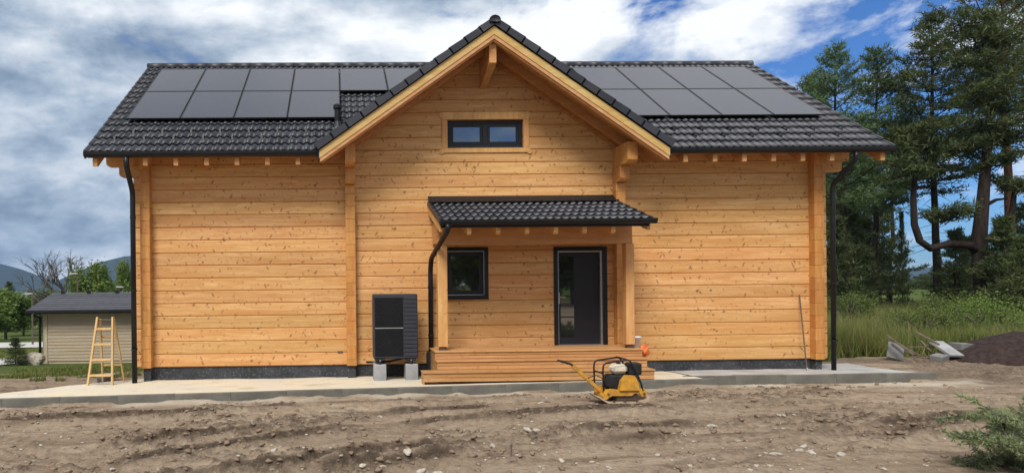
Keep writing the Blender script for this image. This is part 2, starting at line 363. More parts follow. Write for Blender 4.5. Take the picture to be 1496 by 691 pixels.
def build_arr(name, v, f, mat, parent=None, loc=None, smooth=False, attrs=None):
    off = Vector(loc) if loc is not None else (wloc(parent) if parent else Vector((0, 0, 0)))
    me = bpy.data.meshes.new(name)
    if isinstance(v, np.ndarray):
        v = v - np.array(off); me.vertices.add(len(v)); me.vertices.foreach_set('co', v.astype(np.float32).ravel())
        k = f.shape[1]; me.loops.add(f.size); me.loops.foreach_set('vertex_index', f.astype(np.int32).ravel())
        me.polygons.add(len(f)); me.polygons.foreach_set('loop_start', np.arange(0, f.size, k, dtype=np.int32))
        if smooth: me.polygons.foreach_set('use_smooth', np.ones(len(f), dtype=bool))
        me.update(calc_edges=True)
    else:
        me.from_pydata([(a-off.x, b-off.y, c-off.z) for a, b, c in v], [], f)
        if smooth: me.polygons.foreach_set('use_smooth', [True]*len(f))
    if attrs:
        for nm, arr in attrs.items():
            at = me.attributes.new(nm, 'FLOAT', 'POINT'); at.data.foreach_set('value', np.asarray(arr, dtype=np.float32))
    me.materials.append(mat)
    o = bpy.data.objects.new(name, me); col.objects.link(o)
    if parent: o.parent = parent; o.location = off - wloc(parent)
    else: o.location = off
    return o
def tag(o, label=None, cat=None, group=None, kind=None):
    if label: o['label'] = label
    if cat: o['category'] = cat
    if group: o['group'] = group
    if kind: o['kind'] = kind
    return o
def thing(name, label, cat, loc, group=None):
    o = bpy.data.objects.new(name, None); o.empty_display_size = .2; col.objects.link(o); o.location = loc
    return tag(o, label, cat, group)
def inst(src, name, parent, loc, rot=None, scale=None):      # another object on the same mesh
    o = bpy.data.objects.new(name, src.data); col.objects.link(o); o.parent = parent
    o.location = Vector(loc) - (wloc(parent) if parent else Vector((0, 0, 0)))
    if rot: o.rotation_euler = rot
    if scale: o.scale = scale
    return o
def copy_tree(o, parent=None):
    c = o.copy(); col.objects.link(c); c.parent = parent
    for ch in list(o.children): copy_tree(ch, c)
    return c
rng = np.random.default_rng(7); rnd = random.Random(11)

# value-noise for terrain
def vnoise(x, y, seed):
    xi, yi = np.floor(x).astype(np.int64), np.floor(y).astype(np.int64); xf, yf = x-xi, y-yi
    def h(a, b):
        n = (a*374761393 + b*668265263 + seed*1442695041) & 0x7fffffff
        n = ((n ^ (n >> 13))*1274126177) & 0x7fffffff
        return ((n ^ (n >> 16)) & 0xffff)/65535.0
    u, v = xf*xf*(3-2*xf), yf*yf*(3-2*yf)
    return (h(xi, yi)*(1-u)+h(xi+1, yi)*u)*(1-v) + (h(xi, yi+1)*(1-u)+h(xi+1, yi+1)*u)*v
def fbm(x, y, seed, oct=5, g=.5):
    t = 0; a = 1; s = 0
    for o in range(oct): t = t + a*vnoise(x*2**o + 17*o, y*2**o - 9*o, seed+o); s += a; a *= g
    return t/s
def sstep(a, b, x): t = np.clip((x-a)/(b-a), 0, 1); return t*t*(3-2*t)

# ------------------------------------------------------------------ ground
def kerb_z(X): return np.interp(X, [-12, -7, 7.1, 12], [.0, .018, .144, .15])
def kerb_y(X): return np.interp(X, [-12, -7, 7.1, 12], [11.5, 11.6, 12.1, 12.2])
def base_h(X, Y):
    z = -.045 + .010*np.clip(X-3, -9, 5)
    west = 1 - sstep(-5.5, 1.5, X)
    drop = np.interp(Y, [12.5, 15, 27, 40, 80, 160, 900], [0, -.10, -1.03, -1.65, -4.0, -6.5, -12])
    z = z + west*drop
    east = sstep(8, 14, X)
    z = z + east*np.interp(Y, [13, 20, 36, 160, 900], [0, .02, .12, .2, -1.0])
    z = z + np.where(Y < 7, (7-np.clip(Y, -50, 7))*.012, 0)
    return z
TRACKS = []   # (list of (px, py) on the photo, width m)
def gp(px, py):                                    # a photo pixel on the yard's mean level
    Y = 8.0
    for _ in range(6):
        p = PW(px, py, Y); zt = float(base_h(np.array(p[0]), np.array(p[1]))); Y = Y*(EYE-zt)/(EYE-p[2])
    return PW(px, py, Y)
for pts, w in (([(-40, 640), (150, 686), (330, 656), (480, 634), (640, 618), (800, 606), (1000, 596), (1200, 588)], .16),
               ([(500, 690), (620, 672), (760, 655), (900, 643), (1080, 640), (1300, 628), (1500, 600)], .22),
               ([(-30, 690), (120, 668), (260, 642), (420, 622), (560, 606), (700, 598)], .20),
               ([(150, 720), (380, 690), (540, 662), (700, 650), (820, 636), (1000, 622), (1250, 612)], .20),
               ([(950, 700), (1100, 664), (1260, 640), (1420, 618)], .2),
               ([(0, 618), (250, 606), (480, 592), (760, 580)], .14)):
    TRACKS.append(([gp(*p)[:2] for p in pts], w))
def micro_h(X, Y):
    h = (fbm(X*.55, Y*.9, 3, 4)-.5)*.13
    h += (fbm(X*1.1, Y*3.6, 21, 6, .62)-.5)*.115
    cl = fbm(X*7, Y*11, 41, 4, .65); patch = sstep(.47, .64, fbm(X*.5, Y*.8, 77, 3))
    h += np.clip(cl-.48, 0, 1)*.22*patch
    dark = patch*sstep(.50, .66, cl)
    pale = np.zeros_like(h); rut_shade_damp = np.zeros_like(h)
    for pts, w in TRACKS:
        P = np.array(pts); best = np.full(X.shape, 9.0); along = np.zeros(X.shape); acc = 0
        for a, b in zip(P[:-1], P[1:]):
            d = b-a; L = np.hypot(*d); t = np.clip(((X-a[0])*d[0]+(Y-a[1])*d[1])/L**2, 0, 1)
            ds = np.hypot(X-a[0]-t*d[0], Y-a[1]-t*d[1]); m = ds < best
            best = np.where(m, ds, best); along = np.where(m, acc+t*L, along); acc += L
        best = best + (fbm(X*1.7, Y*1.7, 91, 2)-.5)*.12
        on = sstep(.32, .48, fbm(X*.5+7, Y*.5, 55, 2))*.7+.3
        h += on*(-.085*np.exp(-(best/(w*.6))**4) + .075*np.exp(-((best-w*1.05)/(.06))**2))
        h += on*np.where(best < w*.75, .016*np.sign(np.sin(along*38)), 0)
        rut_shade_damp = np.maximum(rut_shade_damp, on*np.maximum(.95*np.exp(-((best-w*.80)/.045)**2), (.22+.2*np.sign(np.sin(along*38)))*np.exp(-(best/(w*.7))**6))); dark = np.maximum(dark, on*.5*np.exp(-((best-w*.95)/.085)**2)); dark = np.maximum(dark, on*(.30+.25*np.sign(np.sin(along*38)))*np.exp(-(best/(w*.75))**6))  # rut edges: shadow line painted into the soil colour; floor bars: darker moist soil
    # bank against the kerb
    return h, np.clip(dark, 0, 1), np.clip(rut_shade_damp, 0, 1)
def build_ground():
    def axis(lo, hi, step, far_lo, far_hi, g):
        a = list(np.arange(lo, hi, step)); s = step; x = lo
        left = []
        while x > far_lo: s *= g; x -= s; left.append(x)
        s = step; x = a[-1]; right = []
        while x < far_hi: s *= g; x += s; right.append(x)
        return np.array(left[::-1]+a+right)
    xs = axis(-7.5, 13.0, .040, -1500, 1500, 1.10); ys = axis(6.2, 14.2, .036, -300, 2600, 1.10)
    X, Y = np.meshgrid(xs, ys); z = base_h(X, Y)
    h, dark, rut_shade_damp = micro_h(X, Y)
    near = (1-sstep(15, 30, Y))*sstep(-30, 2, Y)
    west_g = (1-sstep(-9.5, -4.3, X + (Y-13)*.35))*sstep(18.5, 21.5, Y + (fbm(X*1.3, Y*1.3, 5, 4)-.5)*6)
    east_g = sstep(9.6, 11.0, X)*sstep(15.2, 16.4, Y + (fbm(X*.7, Y*.7, 6, 3)-.5)*2 + (X-12)*-.10)
    grass = np.clip(west_g + east_g + sstep(19, 22, Y), 0, 1)
    grass = np.maximum(grass, sstep(18, 30, -Y))
    kd = kerb_y(X)-Y                                           # distance in front of the kerb
    flat = np.where((kd > -.5) & (kd < .45), .35, 1.0)
    z = z + h*near*flat*(1-.6*grass)
    z = z + .055*np.exp(-(np.clip(kd, 0, 9)/.22)**2)*sstep(.38, .62, fbm(X*1.4, Y*2, 71, 3))*(kd > -.02)*(X > -8)*(X < 7.1)
    # sandy strip spilled against the kerb
    st = np.exp(-((kd-.12)/.22)**2)*sstep(.35, .6, fbm(X*1.1, Y*2, 8, 3))*(X > -7)*(X < 12)
    k2 = 12.55-Y; st2 = np.exp(-((k2-.42)/.42)**2)*(X > 6.9)*(X < 12.4)*sstep(.3, .55, fbm(X*1.3, Y*2, 18, 3))
    pale = np.clip(st*.75 + st2*.9, 0, 1); rut_shade_damp = rut_shade_damp*near*(1-grass); dark = dark*near*(1-pale)
    dk = sstep(8.5, 12, X)*sstep(10.2, 12.5, Y)*sstep(.42, .56, fbm(X*.9, Y*1.1, 9, 4)); dark = np.clip(np.maximum(dark, .75*dk*(1-grass)), 0, 1)
    wl = (1-sstep(-5.5, -4.6, X))*sstep(12.2, 13, Y)*(1-grass); dark = np.clip(dark*(1-.5*wl) + .3*wl, 0, 1)
    # keep the soil below the paved bed and under the house
    bed = (X > -4.6) & (X < 11.2) & (Y > kerb_y(X)+.05) & (Y < 22); z = np.where(bed, np.minimum(z, -.06), z)
    bl = (X > -8) & (X < 7.1) & (Y > kerb_y(X)-.02) & (Y < kerb_y(X)+.9); z = np.where(bl, np.minimum(z, kerb_z(X)-.08), z)
    ny, nx = X.shape; idx = np.arange(ny*nx).reshape(ny, nx)
    f = np.stack([idx[:-1, :-1], idx[:-1, 1:], idx[1:, 1:], idx[1:, :-1]], -1).reshape(-1, 4)
    v = np.stack([X, Y, z], -1).reshape(-1, 3)
    g = build_arr('ground', v, f, M['ground'], smooth=True, attrs={'grass': grass.ravel(), 'dark': dark.ravel(), 'pale': pale.ravel(), 'rut_shade_damp': rut_shade_damp.ravel()})
    return tag(g, kind='structure')
build_ground()
def ground_z(x, y):
    X, Y = np.array([[float(x)]]), np.array([[float(y)]]); h = micro_h(X, Y)[0]
    kd = kerb_y(X)-Y; fl = np.where((kd > -.5) & (kd < .45), .35, 1.0)
    return float((base_h(X, Y) + h*(1-sstep(15, 30, Y))*sstep(-30, 2, Y)*fl)[0, 0])

def strip(name, pts, half, mat, up):
    vs, fs = [], []
    for i, (x, y) in enumerate(pts):
        a = pts[max(i-1, 0)]; b = pts[min(i+1, len(pts)-1)]; d = Vector((b[0]-a[0], b[1]-a[1])).normalized(); n = Vector((-d.y, d.x))
        for k in range(7):
            t = (k/3-1)*half; X, Y = x+n.x*t, y+n.y*t; vs.append((X, Y, float(base_h(np.array(X), np.array(Y)))+up))
    for i in range(len(pts)-1):
        for k in range(6): a = i*7+k; fs.append((a, a+1, a+8, a+7))
    o = MB().add(vs, fs).build(name, mat, smooth=True); return tag(o, kind='structure')
strip('road', [(-70, 26.6), (-40, 26.8), (-28, 26.9), (-20, 27.0), (-16, 27.1), (-13.3, 27.3)], 3.3, M['road'], .05)
strip('road', [(-90, 44), (-60, 46), (-40, 47), (-24, 47.5), (-10, 48), (5, 49)], 6.5, M['road'], .08)

# ------------------------------------------------------------------ paved bed and kerbs
D = 13.786; Z0 = .284; LH = .266; AX = 3.086
def wall_z(X): return float(np.interp(X, [-4, 10], [.0, .07]))
def build_bed():
    xs = list(np.arange(-6.9, 6.95, .12)); ts = np.linspace(0, 1, 13); vs = []; fs = []
    def pt(x, t):
        yk = float(kerb_y(x))+.10; yw = 14.3 if x > -4.2 else float(np.interp(x, [-6.9, -4.2], [11.95, 14.3])); y = yk+(yw-yk)*t
        zk = float(kerb_z(x))-.012; tw = min(1, (y-yk)/(D-yk)); z = zk+(wall_z(x)-zk)*tw
        return (x, y, z + (float(fbm(np.array(x*1.8), np.array(y*1.8), 61, 4))-.5)*.035*(min(1, t*5)))
    for x in xs:
        for t in ts: vs.append(pt(x, t))
    n = len(ts)
    for i in range(len(xs)-1):
        for k in range(n-1): a = i*n+k; fs.append((a, a+n, a+n+1, a+1))
    w = MB().add(vs, fs).build('walkway', M['bed'], smooth=True)
    vs, fs = [], []; xs = list(np.arange(6.95, 11.62, .12))
    for x in xs:
        for t in ts:
            y = 12.72 + (14.6-12.72 if x > 10.2 else 14.3-12.72)*t; tw = min(1, (y-12.72)/(D-12.72)); zk = .112
            vs.append((x, y, zk+(wall_z(x)-zk)*tw + (float(fbm(np.array(x*1.8), np.array(y*1.8), 61, 4))-.5)*.03*min(1, t*5)))
    for i in range(len(xs)-1):
        for k in range(n-1): a = i*n+k; fs.append((a, a+n, a+n+1, a+1))
    w2 = MB().add(vs, fs).build('walkway', M['slab'], smooth=True)
    tag(w, kind='structure'); tag(w2, kind='structure')
    # kerb stones, one metre each
    src = MB().box(-.501, .501, -.05, .05, -.25, 0, .006).build('kerb_stone', M['kerb'], w)
    x = -7.0; first = True
    while x < 6.9:
        y0, y1 = float(kerb_y(x)), float(kerb_y(x+1)); z0, z1 = float(kerb_z(x)), float(kerb_z(x+1))
        loc = (x+.5, (y0+y1)/2+.05, (z0+z1)/2 + rnd.uniform(-.003, .003))
        o = src if first else inst(src, 'kerb_stone', w, loc)
        o.location = loc; o.rotation_euler = (rnd.uniform(-.01, .01), -math.atan((z1-z0)), math.atan(y1-y0)+rnd.uniform(-.003, .003)); first = False; x += 1.003
    x = 6.72
    while x < 11.3:
        o = inst(src, 'kerb_stone', w2, (x+.5, 12.67, .118+rnd.uniform(-.005, .005))); o.rotation_euler = (rnd.uniform(-.03, .03), rnd.uniform(-.004, .004), rnd.uniform(-.01, .01)); x += 1.003
build_bed()

# ------------------------------------------------------------------ log house
house = thing('log_house', 'two storey honey pine log house with dark tiled roof and front gable', 'house', (AX, D, 0))
XL, XR = -4.31, 10.44                     # ends of the wall logs
COLS = [(-4.13, -3.93), (.134, .340), (5.832, 6.038), (10.06, 10.26)]
WIN = (2.20, 3.158, 1.647, 2.741); DOOR = (4.553, 5.692, .60, 2.731); GWIN = (2.32, 3.932, 4.854, 5.44)
OPEN = [WIN, DOOR, GWIN]
EY, EZ, MS = 12.973, 4.649, .7013         # main roof: eave, slope
XRL, XRR, RY = -5.018, 11.239, 17.571
def main_z(Y): return EZ + MS*(Y-EY)
GY, GZ, GS, GHW = 12.736, 7.0105, .6966, 3.456     # gable barge top
def gable_z(X): return GZ + .13 - GS*abs(X-AX)
# wall cores (boards behind the logs)
core = MB().box(XL+.22, XR-.22, D+.15, D+.24, .05, 4.85)
core.prism([(AX-3.4, 4.85), (AX+3.4, 4.85), (AX, 4.85+3.4*GS-.05)], 'y', D+.15, D+.24)
def core_with_holes():
    m = MB(); xs = sorted({XL+.22, XR-.22, WIN[0], WIN[1], DOOR[0], DOOR[1]}); zs = sorted({.05, 4.8, WIN[2], WIN[3], DOOR[2], DOOR[3]})
    for a, b in zip(xs[:-1], xs[1:]):
        for c, d in zip(zs[:-1], zs[1:]):
            mx, mz = (a+b)/2, (c+d)/2
            if any(o[0] < mx < o[1] and o[2] < mz < o[3] for o in (WIN, DOOR)): continue
            m.box(a, b, D+.15, D+.24, c, d)
    for sx in (-1, 1):
        e = GWIN[0] if sx < 0 else GWIN[1]
        m.prism([(e, 4.8), (AX+sx*3.0, 4.8), (e, GZ-.25-GS*abs(e-AX))], 'y', D+.15, D+.24)
    m.prism([(GWIN[0], GWIN[3]), (GWIN[1], GWIN[3]), (GWIN[1], GZ-.25-GS*abs(GWIN[1]-AX)), (AX, GZ-.25), (GWIN[0], GZ-.25-GS*abs(GWIN[0]-AX))], 'y', D+.15, D+.24)
    return m
wall = core_with_holes().build('wall', M['soffit'], house)
CH = .017
def log_box(m, xa0, xa1, xb0, xb1, z0, z1, ct, cbm):
    """one log run: xa = left end at bottom/top, xb = right end at bottom/top, chamfers where ct / cbm"""
    t = CH if ct else 0; b = CH if cbm else 0
    prof = [(D+.16, z0), (D+b*1.3, z0)] + ([(D, z0+b)] if b else []) + ([(D, z1-t)] if t else []) + [(D+t*1.3, z1), (D+.16, z1)]
    if not b: prof[1] = (D, z0)
    if not t: prof[-2] = (D, z1)
    n = len(prof); vs = []
    for k in (0, 1):
        for y, z in prof:
            u = (z-z0)/(z1-z0); x = (xa0+(xa1-xa0)*u) if k == 0 else (xb0+(xb1-xb0)*u); vs.append((x, y, z))
    m.add(vs, [tuple(range(n))[::-1], tuple(range(n, 2*n))] + [(i, (i+1) % n, n+(i+1) % n, n+i) for i in range(n)])
def lim(z):                                   # half width of the gable wall at height z
    return (GZ - .18 - z)/GS
k = 0
while True:
    z0, z1 = Z0+LH*k, Z0+LH*(k+1)
    if lim(z0) < .08: break
    segs = []
    if z1 < 4.95: segs = [(XL, COLS[1][0]+.1), (COLS[1][0]+.1, COLS[2][0]+.1), (COLS[2][0]+.1, XR)]
    else:
        segs = [(None, None)]
    for (sa, sb) in segs:
        m = MB()
        if sa is None:
            zt = min(z1, GZ-.19); hw0, hw1 = min(lim(z0), 2.95), min(lim(zt), 2.95)
            xa0, xa1, xb0, xb1 = AX-hw0, AX-hw1, AX+hw0, AX+hw1
        else:
            zt = z1; xa0 = xa1 = sa; xb0 = xb1 = sb
        cuts = [o for o in OPEN if o[2] < zt-1e-4 and o[3] > z0+1e-4 and o[0] < xb0 and o[1] > xa0]
        cuts.sort(); cur0, cur1 = xa0, xa1
        for o in cuts:
            log_box(m, cur0, cur1, o[0], o[0], z0, zt, 1, 1)
            if o[2] <= z0+.004 and o[3] >= zt-.004: m.build('log', M['log'], wall); m = MB()
            if o[2] > z0+.004: log_box(m, o[0], o[0], o[1], o[1], z0, o[2], 0, 1)
            if o[3] < zt-.004: log_box(m, o[0], o[0], o[1], o[1], o[3], zt, 1, 0)
            cur0 = cur1 = o[1]
        log_box(m, cur0, cur1, xb0, xb1, z0, zt, 1, 1)
        m.build('log', M['log'], wall)
    k += 1
# extended top courses at both corners (stepped corbels)
for sgn, e1, e2 in ((-1, -4.878, -4.609), (1, 10.96, 10.80)):
    xe = XL if sgn < 0 else XR
    for (xo, z0, z1) in ((e1, 4.508, 4.80), (e2, 4.285, 4.504)):
        r_ = .07; pts = [(xe, z0), (xo-sgn*r_, z0)] + [(xo-sgn*r_*(1-math.sin(a)), z0+r_*(1-math.cos(a))) for a in (R(30), R(60), R(90))] + [(xo, z1), (xe, z1)]
        m = MB().prism(pts if sgn > 0 else pts[::-1], 'y', D+.004, D+.17); m.build('corbel', M['log'], wall)
# inner columns of log ends (cross walls) + corbels that carry the gable
def blocks(c, par):
    z = Z0; src = None; k = 0
    zz = [Z0, Z0+LH*.5]+[Z0+LH*(i+.5) for i in range(1, 14)]
    for i in range(len(zz)):
        z0 = zz[i]; z1 = zz[i+1] if i+1 < len(zz) else z0+LH
        if z1 > 4.06: z1 = 4.06
        if z0 >= 4.05: break
        MB().box(c[0], c[1], D-.18, D-.002, z0+.0015, z1-.0015, .006).build('log_end', M['logend'], par)
for c in COLS[1:3]:
    blocks(c, wall)
    for (yf, z0, z1) in ((13.04, 4.385, 4.80), (13.40, 4.065, 4.38)):
        pts = [(D-.002, z0-.0), (yf+.09, z0), (yf+.045, z0+.012), (yf, z0+.06), (yf, z1), (D-.002, z1)]
        MB().prism(pts[::-1], 'x', c[0]+.002, c[1]-.002).build('corbel', M['logend'], wall)
# side walls: logs along the depth of the house, their ends show as the corner columns
for (c, sgn) in ((COLS[0], -1), (COLS[3], 1)):
    sw = MB().box(c[0]+.05, c[1]-.05, D+.3, 21.3, .05, 4.8).build('wall', M['soffit'], house)
    src = None; zz = [Z0]+[Z0+LH*(i+.5) for i in range(0, 17)]
    for i in range(len(zz)-1):
        z0, z1 = zz[i], zz[i+1]
        m = MB().box(c[0], c[1], D-.18, 21.55, z0+.0015, z1-.0015, .006); m.build('log', M['logend' if True else 'logy'], sw)
    yt = RY; m = MB().prism([(D+.1, 4.82), (21.25, 4.82), (yt, main_z(yt)-.45)], 'x', c[0]+.01, c[1]-.01); m.build('gable_wall', M['logy'], sw)
MB().box(XL+.2, XR-.2, 21.25, 21.45, .05, 4.8).build('wall', M['log'], house)
# plinth
pl = MB(); pl.box(-4.02, 10.15, D+.045, D+.26, -.25, Z0-.003)
for c in (COLS[0], COLS[3]): pl.box(c[0]+.03, c[1]-.03, D-.12, D+.044, -.25, Z0-.004); pl.box(c[0]+.03, c[1]-.03, D+.27, 21.4, -.25, Z0-.004)
for c in COLS[1:3]: pl.box(c[0]+.02, c[1]-.02, D-.12, D+.044, -.25, Z0-.004)
pl.build('plinth', M['plinth'], house)
# small wall vents low on the logs
for px, py in ((497, 514), (745, 509)):
    X, _, Z = PW(px, py, D); MB().box(X-.055, X+.055, D-.012, D+.02, Z-.022, Z+.022, .004).build('vent', M['steel'], house)

# ---- windows and door
def frame_ring(m, x0, x1, z0, z1, w, y0, y1, b=.004):
    m.box(x0, x1, y0, y1, z1-w, z1, b); m.box(x0, x1, y0, y1, z0, z0+w, b)
    m.box(x0, x0+w, y0, y1, z0+w+.001, z1-w-.001, b); m.box(x1-w, x1, y0, y1, z0+w+.001, z1-w-.001, b); return m
x0, x1, z0, z1 = GWIN
gw = frame_ring(MB(), x0+.01, x1-.01, z0+.01, z1-.01, .07, D+.06, D+.12).build('window', M['anth'], house)
MB().box(AX+.045-.05, AX+.045+.05, D+.058, D+.118, z0+.082, z1-.082, .004).build('mullion', M['anth'], gw)
for a, b in ((x0+.08, AX-.006), (AX+.097, x1-.08)):
    frame_ring(MB(), a, b, z0+.081, z1-.081, .055, D+.066, D+.112).build('sash', M['anth'], gw)
    MB().box(a+.05, b-.05, D+.085, D+.10, z0+.131, z1-.131).build('pane', M['glass'], gw)
MB().box(x0+.005, x1-.005, D-.03, D+.07, z0-.012, z0+.009, .004).build('sill', M['anth2'], gw)
for (a, b, c, d) in ((x0-.13, x1+.13, z1+.003, z1+.165), (x0-.13, x1+.13, z0-.115, z0-.014)):
    MB().box(a, b, D-.028, D-.002, c, d, .006).build('casing', M['post'], gw)
for (a, b) in ((x0-.12, x0-.002), (x1+.002, x1+.12)):
    MB().box(a, b, D-.026, D-.002, z0-.012, z1+.001, .006).build('casing', M['post'], gw)
for a in (x0-.13, x1+.13):                                     # little scalloped ears on the casing corners
    for zc in (z1+.10, z0-.09):
        MB().tube([(a, D-.024, zc), (a, D-.002, zc)], .055, 12).build('casing_ear', M['post'], gw)
# porch window
x0, x1, z0, z1 = WIN
pw = frame_ring(MB(), x0+.002, x1-.002, z0+.002, z1-.002, .075, D-.02, D+.05).build('window', M['black'], house)
frame_ring(MB(), x0+.078, x1-.078, z0+.078, z1-.078, .014, D+.03, D+.12, .002).build('lining', M['alu'], pw)
frame_ring(MB(), x0+.093, x1-.093, z0+.093, z1-.093, .085, D+.06, D+.12).build('sash', M['anth'], pw)
MB().box(x0+.17, x1-.17, D+.085, D+.10, z0+.17, z1-.17).build('pane', M['glass'], pw)
MB().box(x0, x1, D-.05, D-.021, z0-.012, z0+.012, .004).build('sill', M['black'], pw)
# door
x0, x1, z0, z1 = DOOR
dr = MB(); dr.box(x0+.002, x1-.002, D-.03, D+.05, z1-.085, z1-.002, .004); dr.box(x0+.002, x0+.085, D-.03, D+.05, z0+.05, z1-.086, .004); dr.box(x1-.085, x1-.002, D-.03, D+.05, z0+.05, z1-.086, .004)
dr = dr.build('door', M['black'], house)
ln = MB(); ln.box(x0+.086, x1-.086, D+.02, D+.16, z1-.112, z1-.087, .003); ln.box(x0+.086, x0+.112, D+.02, D+.16, z0+.05, z1-.113, .003); ln.box(x1-.128, x1-.086, D+.02, D+.16, z0+.05, z1-.113, .003)
ln.build('lining', M['alu'], dr)
MB().box(x0+.114, x1-.130, D+.10, D+.155, z0+.055, z1-.114, .004).build('leaf', M['anth'], dr)
hgt = (z1-.19-(z0+.20))/4
for i in range(4):
    a = z0+.20+i*hgt
    MB().box(x0+.17, x0+.46, D+.088, D+.098, a+.012, a+hgt-.012).build('pane', M['glass'], dr)
MB().box(x0+.05, x1-.05, D-.01, D+.16, z0+.005, z0+.052, .005).build('threshold', M['alu'], dr)
hd = MB().box(x0+.13, x0+.155, D+.075, D+.098, z0+.92, z0+1.16, .004); hd.tube([(x0+.142, D+.08, z0+1.06), (x0+.142, D+.035, z0+1.06), (x0+.26, D+.035, z0+1.06)], .010, 8)
hd.build('handle', M['alu'], dr)

# ---- main roof
dk = MB()
def deck_slab(m, x0, x1):
    m.prism([(EY+.06, main_z(EY+.06)-.15), (EY+.06, main_z(EY+.06)-.10), (RY, main_z(RY)-.10), (RY, main_z(RY)-.15)], 'x', x0, x1)
deck_slab(dk, XRL+.05, AX-GHW); deck_slab(dk, AX+GHW, XRR-.05)
nst = 24
for i in range(nst):
    xa, xb = AX-GHW+2*GHW*i/nst, AX-GHW+2*GHW*(i+1)/nst; xc = min(abs(xa-AX), abs(xb-AX)); ys_ = EY + (GZ+.13-GS*xc-.02-EZ)/MS
    dk.prism([(ys_, main_z(ys_)-.15), (ys_, main_z(ys_)-.10), (RY, main_z(RY)-.10), (RY, main_z(RY)-.15)], 'x', xa, xb)
dk.prism([(2*RY-EY, main_z(EY)-.15), (2*RY-EY, main_z(EY)-.05), (RY+.01, main_z(RY)-.05), (RY+.01, main_z(RY)-.15)][::-1], 'x', XRL+.05, XRR-.05)
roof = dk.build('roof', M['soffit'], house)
# one clay tile: two waves, thick lower edge
TW, TL, TE = .301, .425, .342
def tile_geo():
    n = 12; vs = []
    for (y, dz) in ((0, 0), (TL, -.034)):
        for i in range(n+1):
            u = i/n; w = math.cos(2*math.pi*2*u); vs.append((u*TW, y, dz+.020*w + .003*abs(w)))
    for i in range(n+1): x, y, z = vs[i]; vs.append((x, .004, z-.026))
    fs = [(i, i+1, n+2+i, n+1+i) for i in range(n)] + [(2*n+2+i, 2*n+3+i, i+1, i) for i in range(n)]
    return np.array(vs), np.array(fs)
TV, TF = tile_geo()
TVs = TV.copy(); TVs[:, 1] = np.minimum(TVs[:, 1], TE*.93)
def tile_mesh():
    me = bpy.data.meshes.new('tile'); me.from_pydata([tuple(p) for p in TV], [], [tuple(int(i) for i in f) for f in TF]); me.materials.append(M['tile'])
    me.polygons.foreach_set('use_smooth', [True]*12+[False]*12); return me
TME = tile_mesh()
def frame_mat(u, v):
    u, v = Vector(u).normalized(), Vector(v).normalized(); n = u.cross(v)
    return Matrix((u, v, n)).transposed()
tiles_as_objects = 0
def lay(o, u, v, ncol, nrow, keep, single, parent, stuff_name='tile_field', te=TE):
    """tiles from origin o: columns along u, rows up v. keep(x,y,z) drops, single(row, x, y, z) -> its own object"""
    global tiles_as_objects
    Rm = frame_mat(u, v); eul = Rm.to_euler(); A = np.array(Rm); o = np.array(o); rest = []
    for r in range(nrow):
        for c in range(ncol):
            p = o + A @ np.array([c*TW, r*te, .012])
            mid = o + A @ np.array([c*TW+TW/2, r*te+te/2, 0])
            if not keep(*mid): continue
            jit = rnd.uniform(-.003, .003)
            if single(r, *mid):
                t = bpy.data.objects.new('tile', TME); col.objects.link(t); t.parent = parent; t.location = Vector(p + A @ np.array([0, 0, jit])) - wloc(parent); t.rotation_euler = eul; tiles_as_objects += 1
            else: rest.append(((TVs if r == nrow-1 else TV) + np.array([0, 0, jit])) @ A.T + p)
    if rest:
        n = len(TV); V = np.concatenate(rest); Fc = np.concatenate([TF+i*n for i in range(len(rest))])
        rr = np.repeat(rng.random(len(rest)), n)
        s = build_arr(stuff_name, V, Fc, M['tile'], parent, smooth=False, attrs={'rnd': rr}); tag(s, kind='stuff')
slope = Vector((0, 1, MS)).normalized()
def keep_main(x, y, z): return z > gable_z(x)-.02 or abs(x-AX) > GHW+.10
LSL = (RY-EY)/slope.y; nrow = 16; TEM = LSL/nrow
lay((XRL+.02, EY-.01, EZ), (1, 0, 0), slope, 54, nrow, keep_main, lambda r, x, y, z: r < 5, roof, te=TEM)
lay((XRR-.02, 2*RY-EY, EZ), (-1, 0, 0), Vector((0, -1, MS)), 54, nrow, lambda *a: True, lambda *a: False, roof, te=TEM)
# ridge caps
def ridge_caps(p0, p1, r, parent, n=None):
    p0, p1 = Vector(p0), Vector(p1); L = (p1-p0).length; n = int(L/.38); d = (p1-p0)/n; dn = d.normalized(); sdv = Vector((-dn.y, dn.x, 0))
    src = None
    for i in range(n):
        m = MB(); K = 9
        for e, (t, rr) in enumerate(((-.03, r*1.0), (d.length*.5, r*1.01), (d.length+.02, r*1.03))):
            for k in range(K):
                a = math.pi*(k/(K-1))*1.24-.12*math.pi; m.v.append(tuple(dn*t + sdv*(math.cos(a)*rr) + Vector((0, 0, math.sin(a)*rr*.85))))
        for e in range(2):
            for k in range(K-1): a = e*K+k; m.f.append((a, a+1, a+K+1, a+K))
        m.f.append(tuple(2*K+k for k in range(K))[::-1]); m.f.append(tuple(range(K)))
        q = p0+d*i
        if src is None:
            src = build_arr('ridge_tile', m.v, m.f, M['tile'], parent, loc=(0, 0, 0), smooth=True); src.location = q - wloc(parent)
        else: inst(src, 'ridge_tile', parent, q)
ridge_caps((XRL-.02, RY, main_z(RY)-.03), (XRR+.02, RY, main_z(RY)-.03), .12, roof)
